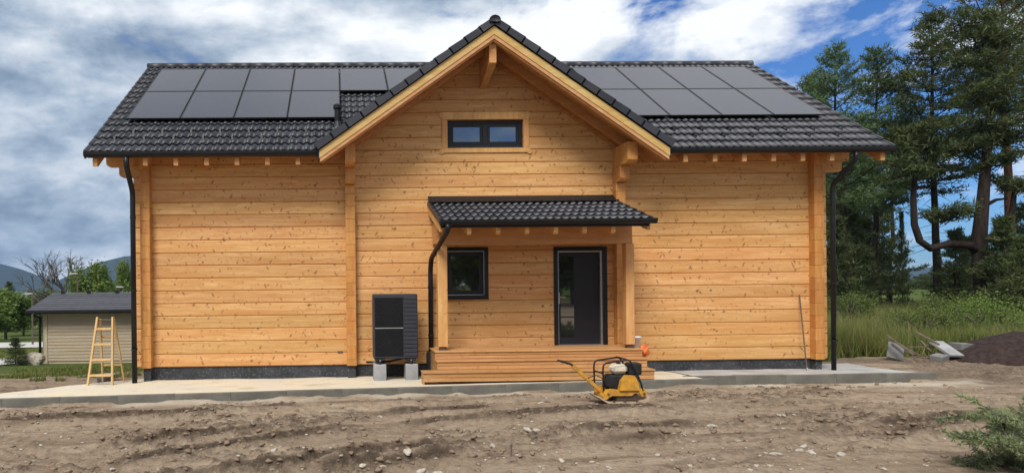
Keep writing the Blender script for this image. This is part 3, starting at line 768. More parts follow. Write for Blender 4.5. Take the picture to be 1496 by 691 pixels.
# verges of the main roof: board and metal edge
for x, s in ((XRL, -1), (XRR, 1)):
    for (ya, yb) in ((EY, RY), (2*RY-EY, RY)):
        m = MB(); za, zb = EZ, main_z(RY)
        m.prism([(ya, za-.13), (ya, za-.06), (yb, zb-.06), (yb, zb-.22), (ya+.35, za+.35*MS-.22)] if ya < yb else [(ya, za-.13), (ya-.35, za+.35*MS-.22), (yb, zb-.22), (yb, zb-.06), (ya, za-.06)], 'x', min(x, x-s*.03), max(x, x-s*.03)); m.build('verge_board', M['black'], roof)
        n = int(math.hypot(yb-ya, zb-za)/TE)
        dv = Vector((0, yb-ya, zb-za)).normalized()
        for i in range(n):                                # verge tile flaps, stepped
            p = Vector((x, ya, za)) + dv*(i*TE)
            m = MB().prism([(p.y, p.z-.09), (p.y, p.z+.035), ((p+dv*TE).y, (p+dv*TE).z+.010), ((p+dv*TE).y, (p+dv*TE).z-.09)], 'x', min(x-s*.02, x+s*.02), max(x-s*.02, x+s*.02)); m.build('verge_tile', M['tile'], roof)
# rafters under the eave
rx = [-3.838+.606*i for i in range(-1, 7)]; rx[0] = -4.83
rxr = [10.01-.600*i for i in range(-1, 7)]; rxr[0] = 11.05
rsrc = None
for x in [q for q in rx if q < AX-GHW-.0] + [q for q in rxr if q > AX+GHW+.05]:
    m = MB(); yt, yb = 13.03, D+.12; tipc = .07
    m.prism([(yt, main_z(yt)-.305), (yt+tipc, main_z(yt+tipc)-.355), (yb, main_z(yb)-.355), (yb, main_z(yb)-.155), (yt, main_z(yt)-.155)][::-1], 'x', x-.045, x+.045)
    m.build('rafter', M['beamy'], roof)
# boards closing the wall head between rafters
for a, b in ((XRL+.3, .0), (6.2, XRR-.3)):
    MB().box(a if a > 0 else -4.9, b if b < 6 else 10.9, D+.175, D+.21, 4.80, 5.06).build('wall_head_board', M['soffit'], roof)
    m = MB().prism([(EY+.075, main_z(EY)-.10), (EY+.075, main_z(EY)-.02), (EY+.105, main_z(EY)-.02), (EY+.105, main_z(EY)-.10)][::-1], 'x', XRL+.04 if a < 0 else AX+GHW+.03, AX-GHW-.03 if a < 0 else XRR-.04); m.build('fascia', M['black'], roof)
# gutters (half round with lip)
def gutter(x0, x1, y, ztop, r, parent):
    m = MB(); K = 9; prof = []
    for k in range(K): a = math.pi + math.pi*k/(K-1); prof.append((y+math.cos(a)*r, ztop+math.sin(a)*r*1.25))
    for k in range(K): a = 2*math.pi - math.pi*k/(K-1); prof.append((y+math.cos(a)*(r-.006), ztop+.0+math.sin(a)*(r*1.25-.006)))
    prof[0] = (prof[0][0], ztop+.014)
    m.prism(prof, 'x', x0, x1)
    cap = [(y+math.cos(math.pi+math.pi*k/(K-1))*r, ztop+math.sin(math.pi+math.pi*k/(K-1))*r*1.25) for k in range(K)]
    m.prism(cap, 'x', x0-.004, x0+.0); m.prism(cap, 'x', x1, x1+.004)
    g = m.build('gutter', M['black'], parent, smooth=False); return g
GR = .074
gutter(XRL+.01, AX-GHW+.05, EY-.005, EZ-.018, GR, house); gutter(AX+GHW+.04, XRR-.01, EY-.005, EZ-.018, GR, house)
def pipe(pts, r, parent, name='downpipe'):
    P = [Vector(p) for p in pts]; out = [P[0]]
    for i in range(1, len(P)-1):
        a, b, c = P[i-1], P[i], P[i+1]; t = min(.10, (a-b).length*.45, (c-b).length*.45)
        p, q = b+(a-b).normalized()*t, b+(c-b).normalized()*t
        for k in range(5): u = k/4; out.append(p*(1-u)**2 + b*2*u*(1-u) + q*u*u)
    out.append(P[-1]); o = MB().tube(out, r, 12).build(name, M['black'], parent, smooth=True)
    return o
lx = -4.19; d1 = pipe([(lx, EY-.005, 4.54), (lx, EY-.005, 4.36), (lx-.02, 13.40, 3.92), (lx-.02, 13.40, 3.55), (lx-.03, 13.44, .0)], .054, house)
rxp = 10.33; d2 = pipe([(rxp+.12, EY-.005, 4.54), (rxp+.12, EY-.005, 4.40), (rxp-.02, 13.42, 3.95), (rxp-.02, 13.42, 3.6), (rxp-.02, 13.44, .03)], .046, house)
for d, x in ((d1, lx-.025), (d2, rxp-.02)):
    for z in (3.4, 1.9, .7):
        MB().tube([(x, 13.425, z-.02), (x, 13.425, z+.02)], .062, 12).build('pipe_clip', M['black'], d)
# snow hooks on the tiles
for i, x in enumerate(np.arange(XRL+.45, XRR-.3, .60)):
    for r in (1.5, 2.5):
        xx = x + (.3 if r > 2 else 0); y = EY + r*TE*slope.y; z = main_z(y)
        if z < gable_z(xx)+.25 and abs(xx-AX) < GHW+.2: continue
        MB().add([(xx-.02, y, z+.03), (xx+.02, y, z+.03), (xx+.02, y+.02, z+.115), (xx-.02, y+.02, z+.115), (xx-.02, y+.16, z+.125), (xx+.02, y+.16, z+.125)], [(0, 1, 2, 3), (3, 2, 5, 4)]).build('snow_hook', M['black'], roof)
# vent pipe
VX, VY = -.012, 14.05; vz = main_z(VY)
vp = MB().tube([(VX, VY, vz-.1), (VX, VY, vz+.36)], .062, 14).build('vent_pipe', M['black'], roof)
MB().tube([(VX, VY, vz+.34), (VX, VY, vz+.36), (VX, VY, vz+.43), (VX, VY, vz+.46)], [.07, .088, .088, .05], 14).build('cowl', M['black'], vp)
MB().tube([(VX, VY, vz-.1), (VX, VY, vz+.08)], [.13, .07], 14).build('flashing', M['black'], vp)

# ---- gable roof
def gy_end(X):                                       # where the gable surface meets the main slope
    return EY + (gable_z(X)-.05-EZ)/MS
gm = MB()
for s in (-1, 1):
    A0, A1 = AX, AX+s*(GHW-.0)
    for (dz0, dz1) in ((-.25, -.20),):
        za, zb = GZ+.13+dz1, gable_z(A1)+dz1
        vs = [(A0, GY+.03, za), (A1, GY+.03, zb), (A1, gy_end(A1)+.25, zb), (A0, gy_end(A0)+.25, za)]
        vs += [(x, y, z+(dz0-dz1)) for x, y, z in vs]
        gm.add(vs, [(0, 1, 2, 3), (7, 6, 5, 4), (0, 4, 5, 1), (1, 5, 6, 2), (2, 6, 7, 3), (3, 7, 4, 0)])
groof = gm.build('roof', M['soffit'], house)
for s in (-1, 1):
    v = Vector((-s, 0, GS)).normalized(); e = Vector((AX+s*(GHW+.07), GY-.02, gable_z(AX+s*(GHW+.07))))
    nr = 12; TEG = (GHW+.07)/abs(v.x)/nr
    if s < 0: o, u = e + Vector((0, 13*TW, 0)), Vector((0, -1, 0))
    else: o, u = e, Vector((0, 1, 0))
    lay(o, u, v, 13, nr, lambda x, y, z: y < gy_end(x)+.2, lambda *a: False, groof, te=TEG)
    # verge tiles (stepped caps along the gable edge)
    for i in range(nr):
        p = e + v*(i*TEG); q = p + v*(TEG+.03)
        if (q.x-AX)*s < -.02: q = p + v*((p.x-AX)*s/abs(v.x))
        n = Vector((s*GS, 0, 1)).normalized(); m = MB()
        y0, y1 = GY-.045, GY+.13
        a0, a1 = p+n*.058, q+n*.040; b0, b1 = p-n*.085, q-n*.085
        vs = [(a0.x, y0, a0.z), (a1.x, y0, a1.z), (b1.x, y0, b1.z), (b0.x, y0, b0.z), (a0.x, y1, a0.z), (a1.x, y1, a1.z), (b1.x, y0+.03, b1.z), (b0.x, y0+.03, b0.z)]
        m.add(vs, [(0, 1, 2, 3), (4, 7, 6, 5), (0, 4, 5, 1), (2, 6, 7, 3), (0, 3, 7, 4), (1, 5, 6, 2)]); m.build('verge_tile', M['tile'], groof)
    # barge boards: pale upper board, pinkish lower board behind it
    def sloped(name, y0, y1, dtop, dbot, mat, x_in=AX, x_out=None, par=groof, plumb=True):
        xo = AX + s*(GHW if x_out is None else x_out); f_ = lambda x, d_: GZ - GS*abs(x-AX) - d_
        poly = [(x_in, f_(x_in, dtop)), (xo, f_(xo, dtop)), (xo, f_(xo, dbot)), (x_in, f_(x_in, dbot))]
        return MB().prism(poly if s > 0 else poly[::-1], 'y', y0, y1).build(name, mat, par)
    sloped('barge_board', GY, GY+.032, -.005, .155, M['barge'])
    sloped('barge_board', GY+.012, GY+.045, .158, .235, M['barge2'], x_out=GHW-.012)
    sloped('barge_rafter', GY+.047, GY+.13, .12, .27, M['beam'], x_out=GHW-.05)
    sloped('rafter', 13.30, 13.40, .122, .30, M['soffit'], x_out=GHW-.25)
    sloped('rafter', D-.10, D-.004, .122, .235, M['soffit'], x_out=GHW-.55)
    # soffit boards run across the overhang
    for i in range(9):
        a, b = (i*.125)+GY+.06, (i*.125)+GY+.06+.122
        if b > D+.1: break
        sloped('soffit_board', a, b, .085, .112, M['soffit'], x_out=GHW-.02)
    # side fascia of the gable eave
    xo = AX+s*GHW; MB().box(min(xo, xo+s*.03), max(xo, xo+s*.03), GY+.02, EY+.02, gable_z(xo)-.30, gable_z(xo)-.06).build('fascia', M['black'], groof)
ridge_caps((AX, GY-.06, GZ+.095), (AX, gy_end(AX)+.1, GZ+.095), .112, groof)
# ridge beam with angled bracket
MB().prism([(GY+.14, 6.72), (GY+.14, 6.345), (GY+.20, 6.31), (D-.01, 6.10), (D-.01, 6.72)], 'x', AX-.07, AX+.07).build('ridge_beam', M['beamy'], groof)

# ---- porch roof
PX0, PX1, PYF, PZW, PZF = 1.887, 5.89, 12.15, 3.70, 3.165
PS = (PZW-PZF)/(D-PYF)
def porch_z(y): return PZF + PS*(y-PYF)
pm = MB().prism([(PYF+.06, porch_z(PYF+.06)-.10), (PYF+.06, porch_z(PYF+.06)-.06), (D-.003, porch_z(D)-.06), (D-.003, porch_z(D)-.10)][::-1], 'x', PX0+.03, PX1-.03)
proof = pm.build('porch_roof', M['soffit'], house)
pv = Vector((0, 1, PS)).normalized(); TWp = TW
ncol_p = 13; lay((PX0+.02, PYF-.01, PZF), (1, 0, 0), pv, ncol_p, 5, lambda x, y, z: y < D-.05, lambda *a: True, proof)
MB().prism([(D-.20, porch_z(D-.20)+.045), (D-.20, porch_z(D-.2)+.06), (D-.02, PZW+.125), (D-.003, PZW+.125), (D-.003, PZW+.04)], 'x', PX0, PX1-.0).build('flashing', M['black'], proof)
for x, s in ((PX0, -1), (PX1, 1)):
    n = 5
    for i in range(n):
        p = Vector((x, PYF, PZF)) + pv*(i*TE); q = p+pv*TE
        if q.y > D-.01: q = p + pv*((D-.01-p.y)/pv.y)
        MB().prism([(p.y, p.z-.07), (q.y, q.z-.07), (q.y, q.z+.012), (p.y, p.z+.038)][::-1], 'x', min(x-s*.03, x+s*.018), max(x-s*.03, x+s*.018)).build('verge_tile', M['tile'], proof)
    MB().prism([(PYF+.09, porch_z(PYF+.09)-.24), (D-.004, PZW-.24), (D-.004, PZW-.072), (PYF+.09, porch_z(PYF+.09)-.072)][::-1], 'x', min(x-s*.06, x-s*.0), max(x-s*.06, x-s*.0)).build('barge_board', M['post'], proof)
for x in [2.455+.548*i for i in range(6)]:
    y0 = PYF+.10; m = MB()
    m.prism([(y0, porch_z(y0)-.27), (y0+.05, porch_z(y0)-.305), (D-.004, PZW-.30), (D-.004, PZW-.105), (y0, porch_z(y0)-.105)][::-1], 'x', x-.04, x+.04); m.build('rafter', M['post'], proof)
MB().box(PX0+.03, PX1-.03, PYF+.065, PYF+.09, PZF-.14, PZF-.01).build('fascia', M['black'], proof)
gutter(PX0+.0, PX1+.07, PYF-.005, PZF-.012, .07, proof)
PYP = 12.95
# header beam on posts
MB().box(PX0+.07, PX1-.02, PYP+.0, PYP+.16, 2.745, porch_z(PYP)-.305, .006).build('header_beam', M['beam'], proof)
for (a, b) in ((1.955, 2.150), (5.732, 5.905)):
    p = MB().box(a, b, PYP-.002-.0, PYP+.175, .715, 2.742, .012).build('post', M['post'], proof)
    MB().box(a+.03, b-.03, PYP+.04, PYP+.14, .645, .712, .004).build('post_shoe', M['steel'], p)
# side plates from header back to the wall
for (a, b) in ((1.975, 2.13), (5.745, 5.89)):
    MB().box(a, b, PYP+.162, D-.004, 2.80, porch_z(PYP+.16)-.245, .006).build('side_plate', M['beamy'], proof)
pp = pipe([(2.03, PYF-.005, PZF-.08), (2.03, PYF-.005, 2.98), (1.90, 13.45, 2.50), (1.90, 13.60, 2.25), (1.90, 13.62, .40)], .052, house)
for z in (1.9, .9): MB().tube([(1.90, 13.62, z-.02), (1.90, 13.62, z+.02)], .06, 12).build('pipe_clip', M['black'], pp)
MB().box(1.81, 1.99, 13.50, 13.74, .03, .56, .03).build('pipe_boot', M['blackmat'], pp)

# ---- steps in front of the door
st = thing('porch_steps', 'larch board steps under the porch roof leading to the door', 'steps', (3.9, 12.6, .1))
def step(x0, x1, yf, yb, zt, zb, nt):
    e = .028; sb = .06; hs = (zt-e-sb)/2
    w = (yb-yf)/nt
    for i in range(nt): MB().box(x0-.015, x1+.015, yf+i*w-.02*(i == 0)+.003, yf+(i+1)*w-.003, zt-e, zt, .005).build('tread', M['deck'], st)
    h = (zt-e-zb)/2
    for i in range(2): MB().box(x0, x1, yf+.004, yf+.03, zb+i*h+.004, zb+(i+1)*h-.003, .004).build('riser', M['deck'], st)
    for xx in (x0, x1):
        for i in range(2):
            MB().box(min(xx, xx+.026*(1 if xx == x0 else -1))-(.001 if xx == x0 else -.001), max(xx, xx+.026*(1 if xx == x0 else -1))-(.001 if xx == x0 else -.001), yf+.032, yb, sb+i*hs+.004, sb+(i+1)*hs-.003, .004).build('side_board', M['deck'], st)
step(1.56, 5.95, 12.25, 12.57, .315, .125, 2)
step(1.87, 5.955, 12.55, 12.87, .490, .315, 2)
step(1.875, 6.00, 12.84, D-.03, .645, .490, 7)

# ------------------------------------------------------------------ solar panels (each one stands on the tiles)
PW_, PL_ = 1.134, 1.722
proto = None
pf = MB(); t = .030
Rm = frame_mat((1, 0, 0), slope); peul = Rm.to_euler()
for (a, b, c, d) in ((0, PW_, 0, .02), (0, PW_, PL_-.02, PL_), (0, .02, .0205, PL_-.0205), (PW_-.02, PW_, .0205, PL_-.0205)): pf.box(a, b, c, d, 0, t)
cells = MB().box(.02, PW_-.02, .02, PL_-.02, .004, t-.003)
rails = MB().box(.0, PW_, .32, .36, -.055, -.001).box(.0, PW_, 1.36, 1.40, -.055, -.001)
def panel(x, y, label, group):
    global proto
    base = Vector((x, y, main_z(y))) + Rm @ Vector((0, 0, .085))
    if proto is None:
        proto = thing('solar_panel', label, 'solar panel', (0, 0, 0), group)
        pf.build('frame', M['panelframe'], proto); cells.build('glass', M['panel'], proto); rails.build('rail', M['alu'], proto); o = proto
    else: o = copy_tree(proto)
    tag(o, label, 'solar panel', group); o.location = base; o.rotation_euler = peul
PY0 = 14.205; DY = (PL_+.02)*slope.y
ORD = ('at the outer verge', 'second from the outer verge', 'third from the outer verge', 'fourth from the outer verge')
for i in range(4): panel(-4.5515+1.154*i, PY0, 'black lower row solar panel on the vent pipe side, '+ORD[i], 'lower row panels on the vent pipe side')
for i in range(4): panel(-4.5515+1.154*i, PY0+DY, 'black ridge row solar panel on the vent pipe side, '+ORD[i], 'upper row panels on the vent pipe side')
panel(-4.5515+1.154*4, PY0+DY, 'whole black solar panel under the ridge with bare tiles below it', 'upper row panels on the vent pipe side')
panel(-4.5515+1.154*5, PY0+DY, 'black solar panel under the ridge partly hidden by the gable roof', 'upper row panels on the vent pipe side')
for i in range(4): panel(6.1295+1.154*i, PY0, 'black lower row solar panel on the pine trees side, '+ORD[3-i], 'lower row panels on the pine trees side')
for i in range(4): panel(6.1295+1.154*i, PY0+DY, 'black ridge row solar panel on the pine trees side, '+ORD[3-i], 'upper row panels on the pine trees side')

# ------------------------------------------------------------------ heat pump on two blocks
hp = thing('heat_pump', 'anthracite outdoor heat pump unit standing on two grey blocks by the wall', 'heat pump', (1.11, 13.25, .37))
hx0, hx1, hz0, hz1, hy0, hy1 = .665, 1.560, .485, 1.780, 13.08, 13.50
MB().box(hx0, hx1, hy0, hy1, hz0, hz1, .018).build('casing', M['anth2'], hp)
gx1 = hx0+.60
for (a, b) in ((hz0+.05, hz0+.60), (hz0+.625, hz1-.09)):
    g = MB().box(hx0+.035, gx1, hy0-.012, hy0-.001, a, b, .004).build('fan_grille', M['grille'], hp)
    cx_, cz_ = (hx0+.035+gx1)/2, (a+b)/2
    m = MB()
    for r_ in (.07, .12, .17, .22, .255):
        m.tube([(cx_+math.cos(t_)*r_, hy0-.016, cz_+math.sin(t_)*r_) for t_ in np.linspace(0, 2*math.pi, 25)], .0035, 4, False)
    m.build('grille_ring', M['anth'], g)
    m = MB()
    for i in range(8):
        t_ = math.pi*i/8; m.tube([(cx_+math.cos(t_)*.255, hy0-.015, cz_+math.sin(t_)*.255), (cx_-math.cos(t_)*.255, hy0-.015, cz_-math.sin(t_)*.255)], .003, 4)
    m.build('grille_bar', M['anth'], g)
for i in range(15):
    zz = hz0+.05+i*.081; MB().box(gx1+.02, hx1-.012, hy0-.014, hy0-.001, zz, zz+.062, .005).build('louvre', M['anth2'], hp)
MB().box(hx0+.01, gx1+.01, hy0-.02, hy0-.001, hz1-.075, hz1-.055, .003).build('trim_strip', M['anth2'], hp)
MB().box(hx0+.035, gx1, hy0-.018, hy0-.001, hz0+.604, hz0+.622, .002).build('trim_strip', M['alu'], hp)
for xx in (hx0+.13, hx1-.14):
    f_ = MB().box(xx-.10, xx+.10, hy0+.0, hy1-.02, hz0-.045, hz0-.002, .006).build('foot_rail', M['blackmat'], hp)
    MB().tube([(xx, hy0+.03, hz0-.11), (xx, hy0+.03, hz0-.046)], .04, 10).build('damper', M['blackmat'], f_)
    MB().tube([(xx, hy0-.004, hz0-.035), (xx, hy0-.022, hz0-.035)], .014, 8).build('bolt', M['alu'], f_)
tag(MB().tube([(hx0-.12, 13.62, .36), (hx0+.05, 13.45, .37), (hx0+.3, 13.30, .40), (hx0+.55, 13.25, .455), (hx0+.62, 13.26, .478)], .022, 8).build('hose', M['blackmat'], loc=(hx0+.2, 13.4, .4), smooth=True),
    'black insulated hose running under the heat pump to the plinth', 'hose')
for xx, lb in ((.795, 'grey concrete block under the fan side of the heat pump'), (1.435, 'grey concrete block under the heat pump nearest the porch steps')):
    b = MB().box(xx-.125, xx+.125, 13.07, 13.47, .02, .372, .012).build('concrete_block', M['block'], loc=(xx, 13.25, .02)); tag(b, lb, 'block', 'blocks carrying the heat pump')

# ------------------------------------------------------------------ step ladder
lad = thing('step_ladder', 'wooden folding step ladder standing at the house corner by the downpipe', 'ladder', (-4.86, 13.45, .0))
tz = 1.372
for s in (-1, 1):
    MB().quadbeam((-4.855+s*.245, 13.25, .01), (-4.80+s*.155, 13.42, tz), .035, .06, (0, -1, 0)).build('rail', M['ladderwood'], lad)
    MB().quadbeam((-4.79+s*.225, 13.85, .0), (-4.78+s*.14, 13.47, tz-.05), .03, .05, (0, -1, 0)).build('rear_rail', M['ladderwood'], lad)
for i in range(4):
    t_ = (.20+.31*i)/tz; z = t_*tz; y = 13.25+.17*t_; xc = -4.855+.055*t_; w = .245-.09*t_
    MB().box(xc-w+.018, xc+w-.018, y-.045, y+.05, z-.022, z+.018, .005).build('step', M['ladderwood'], lad)
for z in (.35, .95):
    t_ = z/tz; MB().box(-4.79-.20+.07*t_, -4.79+.20-.06*t_, 13.84-.37*t_, 13.865-.37*t_, z-.02, z+.02, .004).build('brace', M['ladderwood'], lad)
MB().tube([(-4.94, 13.42, tz-.06), (-4.62, 13.42, tz-.06)], .012, 8).build('hinge_rod', M['steel'], lad)
# bucket-like tub and hose near the ladder
bt = thing('mason_tub', 'small grey plastic tub on the ground behind the ladder', 'tub', (-5.05, 14.1, -.06))
def lathe(prof, n, c):
    m = MB()
    for r_, z in prof:
        for k in range(n): a = 2*math.pi*k/n; m.v.append((c[0]+math.cos(a)*r_, c[1]+math.sin(a)*r_, c[2]+z))
    for i in range(len(prof)-1):
        for k in range(n): a, b = i*n+k, i*n+(k+1) % n; m.f.append((a, b, b+n, a+n))
    return m
lathe([(0.001, .0), (.15, 0), (.19, .18), (.20, .18), (.19, .165), (.16, .02), (.001, .02)], 18, (-5.05, 14.1, -.07)).build('shell', M['block'], bt, smooth=True)
MB().tube([(-5.05+math.cos(a)*.19, 14.1-.06, .10+math.sin(a)*.12) for a in np.linspace(0, math.pi, 10)], .005, 5).build('handle', M['steel'], bt, smooth=True)
hs = [(-5.25+.05*i, 14.3+.10*math.sin(i*.9), -.045+.012*math.sin(i*2.1)) for i in range(17)]
tag(MB().tube(hs, .013, 6).build('garden_hose', M['red'], loc=(-4.8, 14.3, -.05), smooth=True), 'thin red hose lying on the soil behind the ladder', 'hose')

# ------------------------------------------------------------------ rod leaning on the wall, bucket and gloves on the deck
rd = thing('steel_bar', 'long thin rusty bar leaning against the log wall near the corner', 'bar', (9.73, 13.45, .06))
MB().tube([(9.73, 13.42, .06), (9.815, 13.745, 1.66)], .013, 8).build('shaft', M['steel'], rd); MB().tube([(9.725, 13.40, .06), (9.735, 13.43, .14)], [.006, .018], 8).build('tip', M['alu'], rd)
bk = thing('bucket', 'white plastic bucket on the porch step beside the post', 'bucket', (5.985, 13.12, .645))
lathe([(.001, 0), (.085, 0), (.105, .20), (.112, .20), (.112, .215), (.10, .215), (.09, .01), (.001, .01)], 20, (5.985, 13.12, .647)).build('shell', M['white'], bk, smooth=True)
lathe([(.001, .222), (.114, .222), (.116, .205), (.118, .222), (.001, .226)], 20, (5.985, 13.12, .647)).build('lid', M['white'], bk)
gl = MB()
def blob(m, c, r_, seed, n=10, sq=(1, 1, 1), amp=.25):
    rr = random.Random(seed); ph = [rr.uniform(0, 6) for _ in range(6)]; o = len(m.v)
    for i in range(n+1):
        th = math.pi*i/n
        for k in range(2*n):
            a = math.pi*k/n; q = 1+amp*(math.sin(2*a+ph[0])*math.sin(th*2+ph[1])+.6*math.sin(3*a+ph[2])*math.sin(th*3+ph[3])+.4*math.sin(5*a+ph[4]+th*3))
            m.v.append((c[0]+r_*sq[0]*q*math.sin(th)*math.cos(a), c[1]+r_*sq[1]*q*math.sin(th)*math.sin(a), c[2]+r_*sq[2]*q*math.cos(th)))
    for i in range(n):
        for k in range(2*n): a, b = o+i*2*n+k, o+i*2*n+(k+1) % (2*n); m.f.append((a, a+2*n, b+2*n, b))
    return m
tag(blob(MB(), (6.075, 12.93, .585), .07, 5, 14, (1.25, .7, 1.25), .55).build('work_cloth', M['orange'], loc=(6.04, 12.93, .5), smooth=True), 'crumpled orange cloth at the end of the porch steps', 'cloth')

# ------------------------------------------------------------------ plate compactor
CXm, CYm = 4.62, 10.74; gz = ground_z(CXm, CYm); cz = max(-.085, gz+.015)
pc = thing('plate_compactor', 'yellow plate compactor with cream fuel tank parked on the dirt', 'compactor', (CXm, CYm, cz))
def L(x, y, z): return (CXm+x, CYm+y, cz+z)
def lb(m, x0, x1, y0, y1, z0, z1, b=.008): return m.box(CXm+x0, CXm+x1, CYm+y0, CYm+y1, cz+z0, cz+z1, b)
pr = [(-.43, .115), (-.40, .09), (-.30, .030), (-.22, .0), (.26, .0), (.35, .030), (.42, .10), (.43, .125), (.41, .13), (.33, .065), (.25, .032), (-.22, .034), (-.30, .062), (-.39, .12)]
MB().prism([(CXm+a, cz+b) for a, b in pr], 'y', CYm-.24, CYm+.24).build('base_plate', M['rustplate'], pc)
SIDE = ((-.35, .10), (-.27, .10), (-.20, .135), (.12, .135), (.17, .17), (.25, .17), (.29, .12), (.36, .12), (.365, .20), (.33, .255), (.22, .235), (.0, .225), (-.22, .25), (-.33, .23))
m = MB(); m.prism([(CXm+a, cz+b) for a, b in SIDE], 'y', CYm-.20, CYm-.165); m.prism([(CXm+a, cz+b) for a, b in SIDE], 'y', CYm+.165, CYm+.20)
lb(m, -.32, .33, -.162, .162, .19, .225, .004); m.build('frame', M['yellow'], pc)
lb(MB(), -.12, .24, -.155, .155, .036, .185, .02).build('exciter_housing', M['steel'], pc)
guard = [(-.09, .225), (.235, .225), (.215, .36), (.16, .46), (.02, .47), (-.055, .38)]
MB().prism([(CXm+a, cz+b) for a, b in guard], 'y', CYm-.235, CYm-.145).build('belt_guard', M['yellow'], pc)
m = MB(); lb(m, -.20, .20, -.14, .13, .226, .46, .02)
for i in range(6): lb(m, -.235, -.201, -.13, .12, .25+i*.034, .265+i*.034, .003)
eng = m.build('engine', M['blackmat'], pc)
m = lb(MB(), -.155, .105, -.14, .10, .475, .635, .055); tk = m.build('fuel_tank', M['cream'], pc)
MB().tube([L(-.02, -.03, .625), L(-.02, -.03, .66)], .035, 14).build('fuel_cap', M['blackmat'], tk)
m = MB(); lb(m, .115, .325, -.14, .06, .46, .655, .02); m.build('air_filter', M['blackmat'], pc)
m = MB(); m.tube([L(.22, -.10, .30), L(.22, -.10, .46)], .035, 10); lb(m, .20, .30, -.12, .10, .33, .45, .02); m.build('muffler', M['steel'], pc)
m = MB().tube([L(-.215, -.12, .36), L(-.215, -.16, .36)], .085, 16); m.build('recoil_starter', M['blackmat'], eng)
for yy in (-.19, .19):
    MB().tube([L(-.335, yy, .22), L(-.345, yy, .55), L(-.335, yy, .635), L(-.29, yy, .672), L(-.16, yy, .69), L(.06, yy, .715), L(.10, yy, .70), L(.17, yy, .60), L(.27, yy, .36), L(.31, yy, .21)], .015, 8).build('guard_tube', M['blackmat'], pc, smooth=True)
MB().tube([L(.04, -.19, .725), L(.04, .19, .725)], .014, 8).build('lifting_bar', M['blackmat'], pc)
MB().tube([L(-.345, -.19, .50), L(-.345, .19, .50)], .014, 8).build('lifting_bar', M['blackmat'], pc)
MB().quadbeam(L(-.25, -.04, .12), L(-.79, -.04, .62), .075, .055).build('drawbar', M['yellow'], pc)
m = MB().tube([L(-.31, -.215, .13), L(-.31, .15, .13)], .05, 14); m.build('pivot', M['yellow'], pc)
m = MB().tube([L(-.74, -.04, .585), L(-.80, -.04, .635), L(-.98, -.04, .695)], .018, 8); m.tube([L(-.98, -.16, .69), L(-.98, .10, .69)], .017, 8); m.build('grip', M['blackmat'], pc)
MB().tube([L(-.55, -.08, .42), L(-.42, -.10, .46), L(-.30, -.10, .40)], .008, 6).build('throttle_cable', M['blackmat'], pc)
for xx, zz in ((-.18, .05), (0.0, .05), (.2, .05), (.32, .17), (-.27, .17)):
    MB().tube([L(xx, -.24, zz+.0), L(xx, -.20, zz)], .016, 8).build('bolt', M['steel'], pc)

# ------------------------------------------------------------------ marker pin in the yard
sx, sy = PW(747, 655, 7.75)[:2]; g0 = ground_z(sx, sy)
pn = thing('marker_pin', 'thin dark steel marker pin stuck in the dirt in front of the steps', 'pin', (sx, sy, g0))
MB().tube([(sx-.01, sy, g0-.15), (sx, sy, .04)], .006, 6).build('shaft', M['steel'], pn); MB().tube([(sx, sy, .03), (sx, sy, .055)], .013, 8).build('head', M['steel'], pn)

# ------------------------------------------------------------------ shed
SX, SY, SZ = -12.23, 27.0, -1.15
sh = thing('garden_shed', 'beige clapboard shed with grey shingle roof behind the ladder', 'shed', (SX, SY, SZ))
ZT = .93; SW = 9.0; SDp = 4.6
MB().box(SX+.05, SX+SW, SY+.04, SY+SDp, SZ-.3, ZT).build('wall', M['trim'], sh)
nb = 14; hb = (ZT-.12-SZ-.10)/nb
for i in range(nb):
    z = SZ+.10+i*hb
    MB().prism([(SY+.005, z), (SY+.025, z+hb+.01), (SY+.039, z+hb+.01), (SY+.039, z)], 'x', SX+.22, SX+SW-.3).build('clapboard', M['siding'], sh)
MB().box(SX+.02, SX+.21, SY-.005, SY+.039, SZ-.1, ZT-.10, .006).build('corner_board', M['trim'], sh)
MB().box(SX-.02, SX+SW, SY-.03, SY+.039, ZT-.11, ZT+.03, .006).build('frieze_board', M['trim'], sh)
RX0, RX1, RYF, RYB = SX-.42, SX+SW+.4, SY-.45, SY+SDp+.45
rz0 = 1.05; ry = SY+2.0; rz1 = 1.72
s_roof = MB().prism([(RYF+.02, rz0-.14), (RYF+.02, rz0-.02), (ry, rz1-.02), (RYB, rz0-.4), (RYB, rz0-.52), (ry, rz1-.20)][::-1], 'x', RX0+.02, RX1).build('roof', M['shingle'], sh)
nr = 9
for i in range(nr):
    t0, t1 = i/nr, (i+1)/nr; y0, y1 = RYF+(ry-RYF)*t0, RYF+(ry-RYF)*t1; z0_, z1_ = rz0+(rz1-rz0)*t0, rz0+(rz1-rz0)*t1
    MB().prism([(y0, z0_+.022), (y1+.03, z1_+.004), (y1+.03, z1_-.014), (y0, z0_-.016)], 'x', RX0, RX1+.01).build('shingle_course', M['shingle'], s_roof)
MB().box(RX0, RX1, RYF-.10, RYF+.015, rz0-.10, rz0+.005, .01).build('gutter', M['black'], sh)
pipe([(SX-.10, RYF-.04, rz0-.09), (SX-.10, RYF-.04, rz0-.22), (SX-.05, SY-.09, .75), (SX-.05, SY-.09, SZ-.05)], .05, sh)
for px in (94, 132, 173):
    X = PW(px, 429, ry)[0]; MB().box(X-.07, X+.07, ry-.22, ry-.08, rz1-.08, rz1+.10, .01).build('roof_vent', M['black'], s_roof)

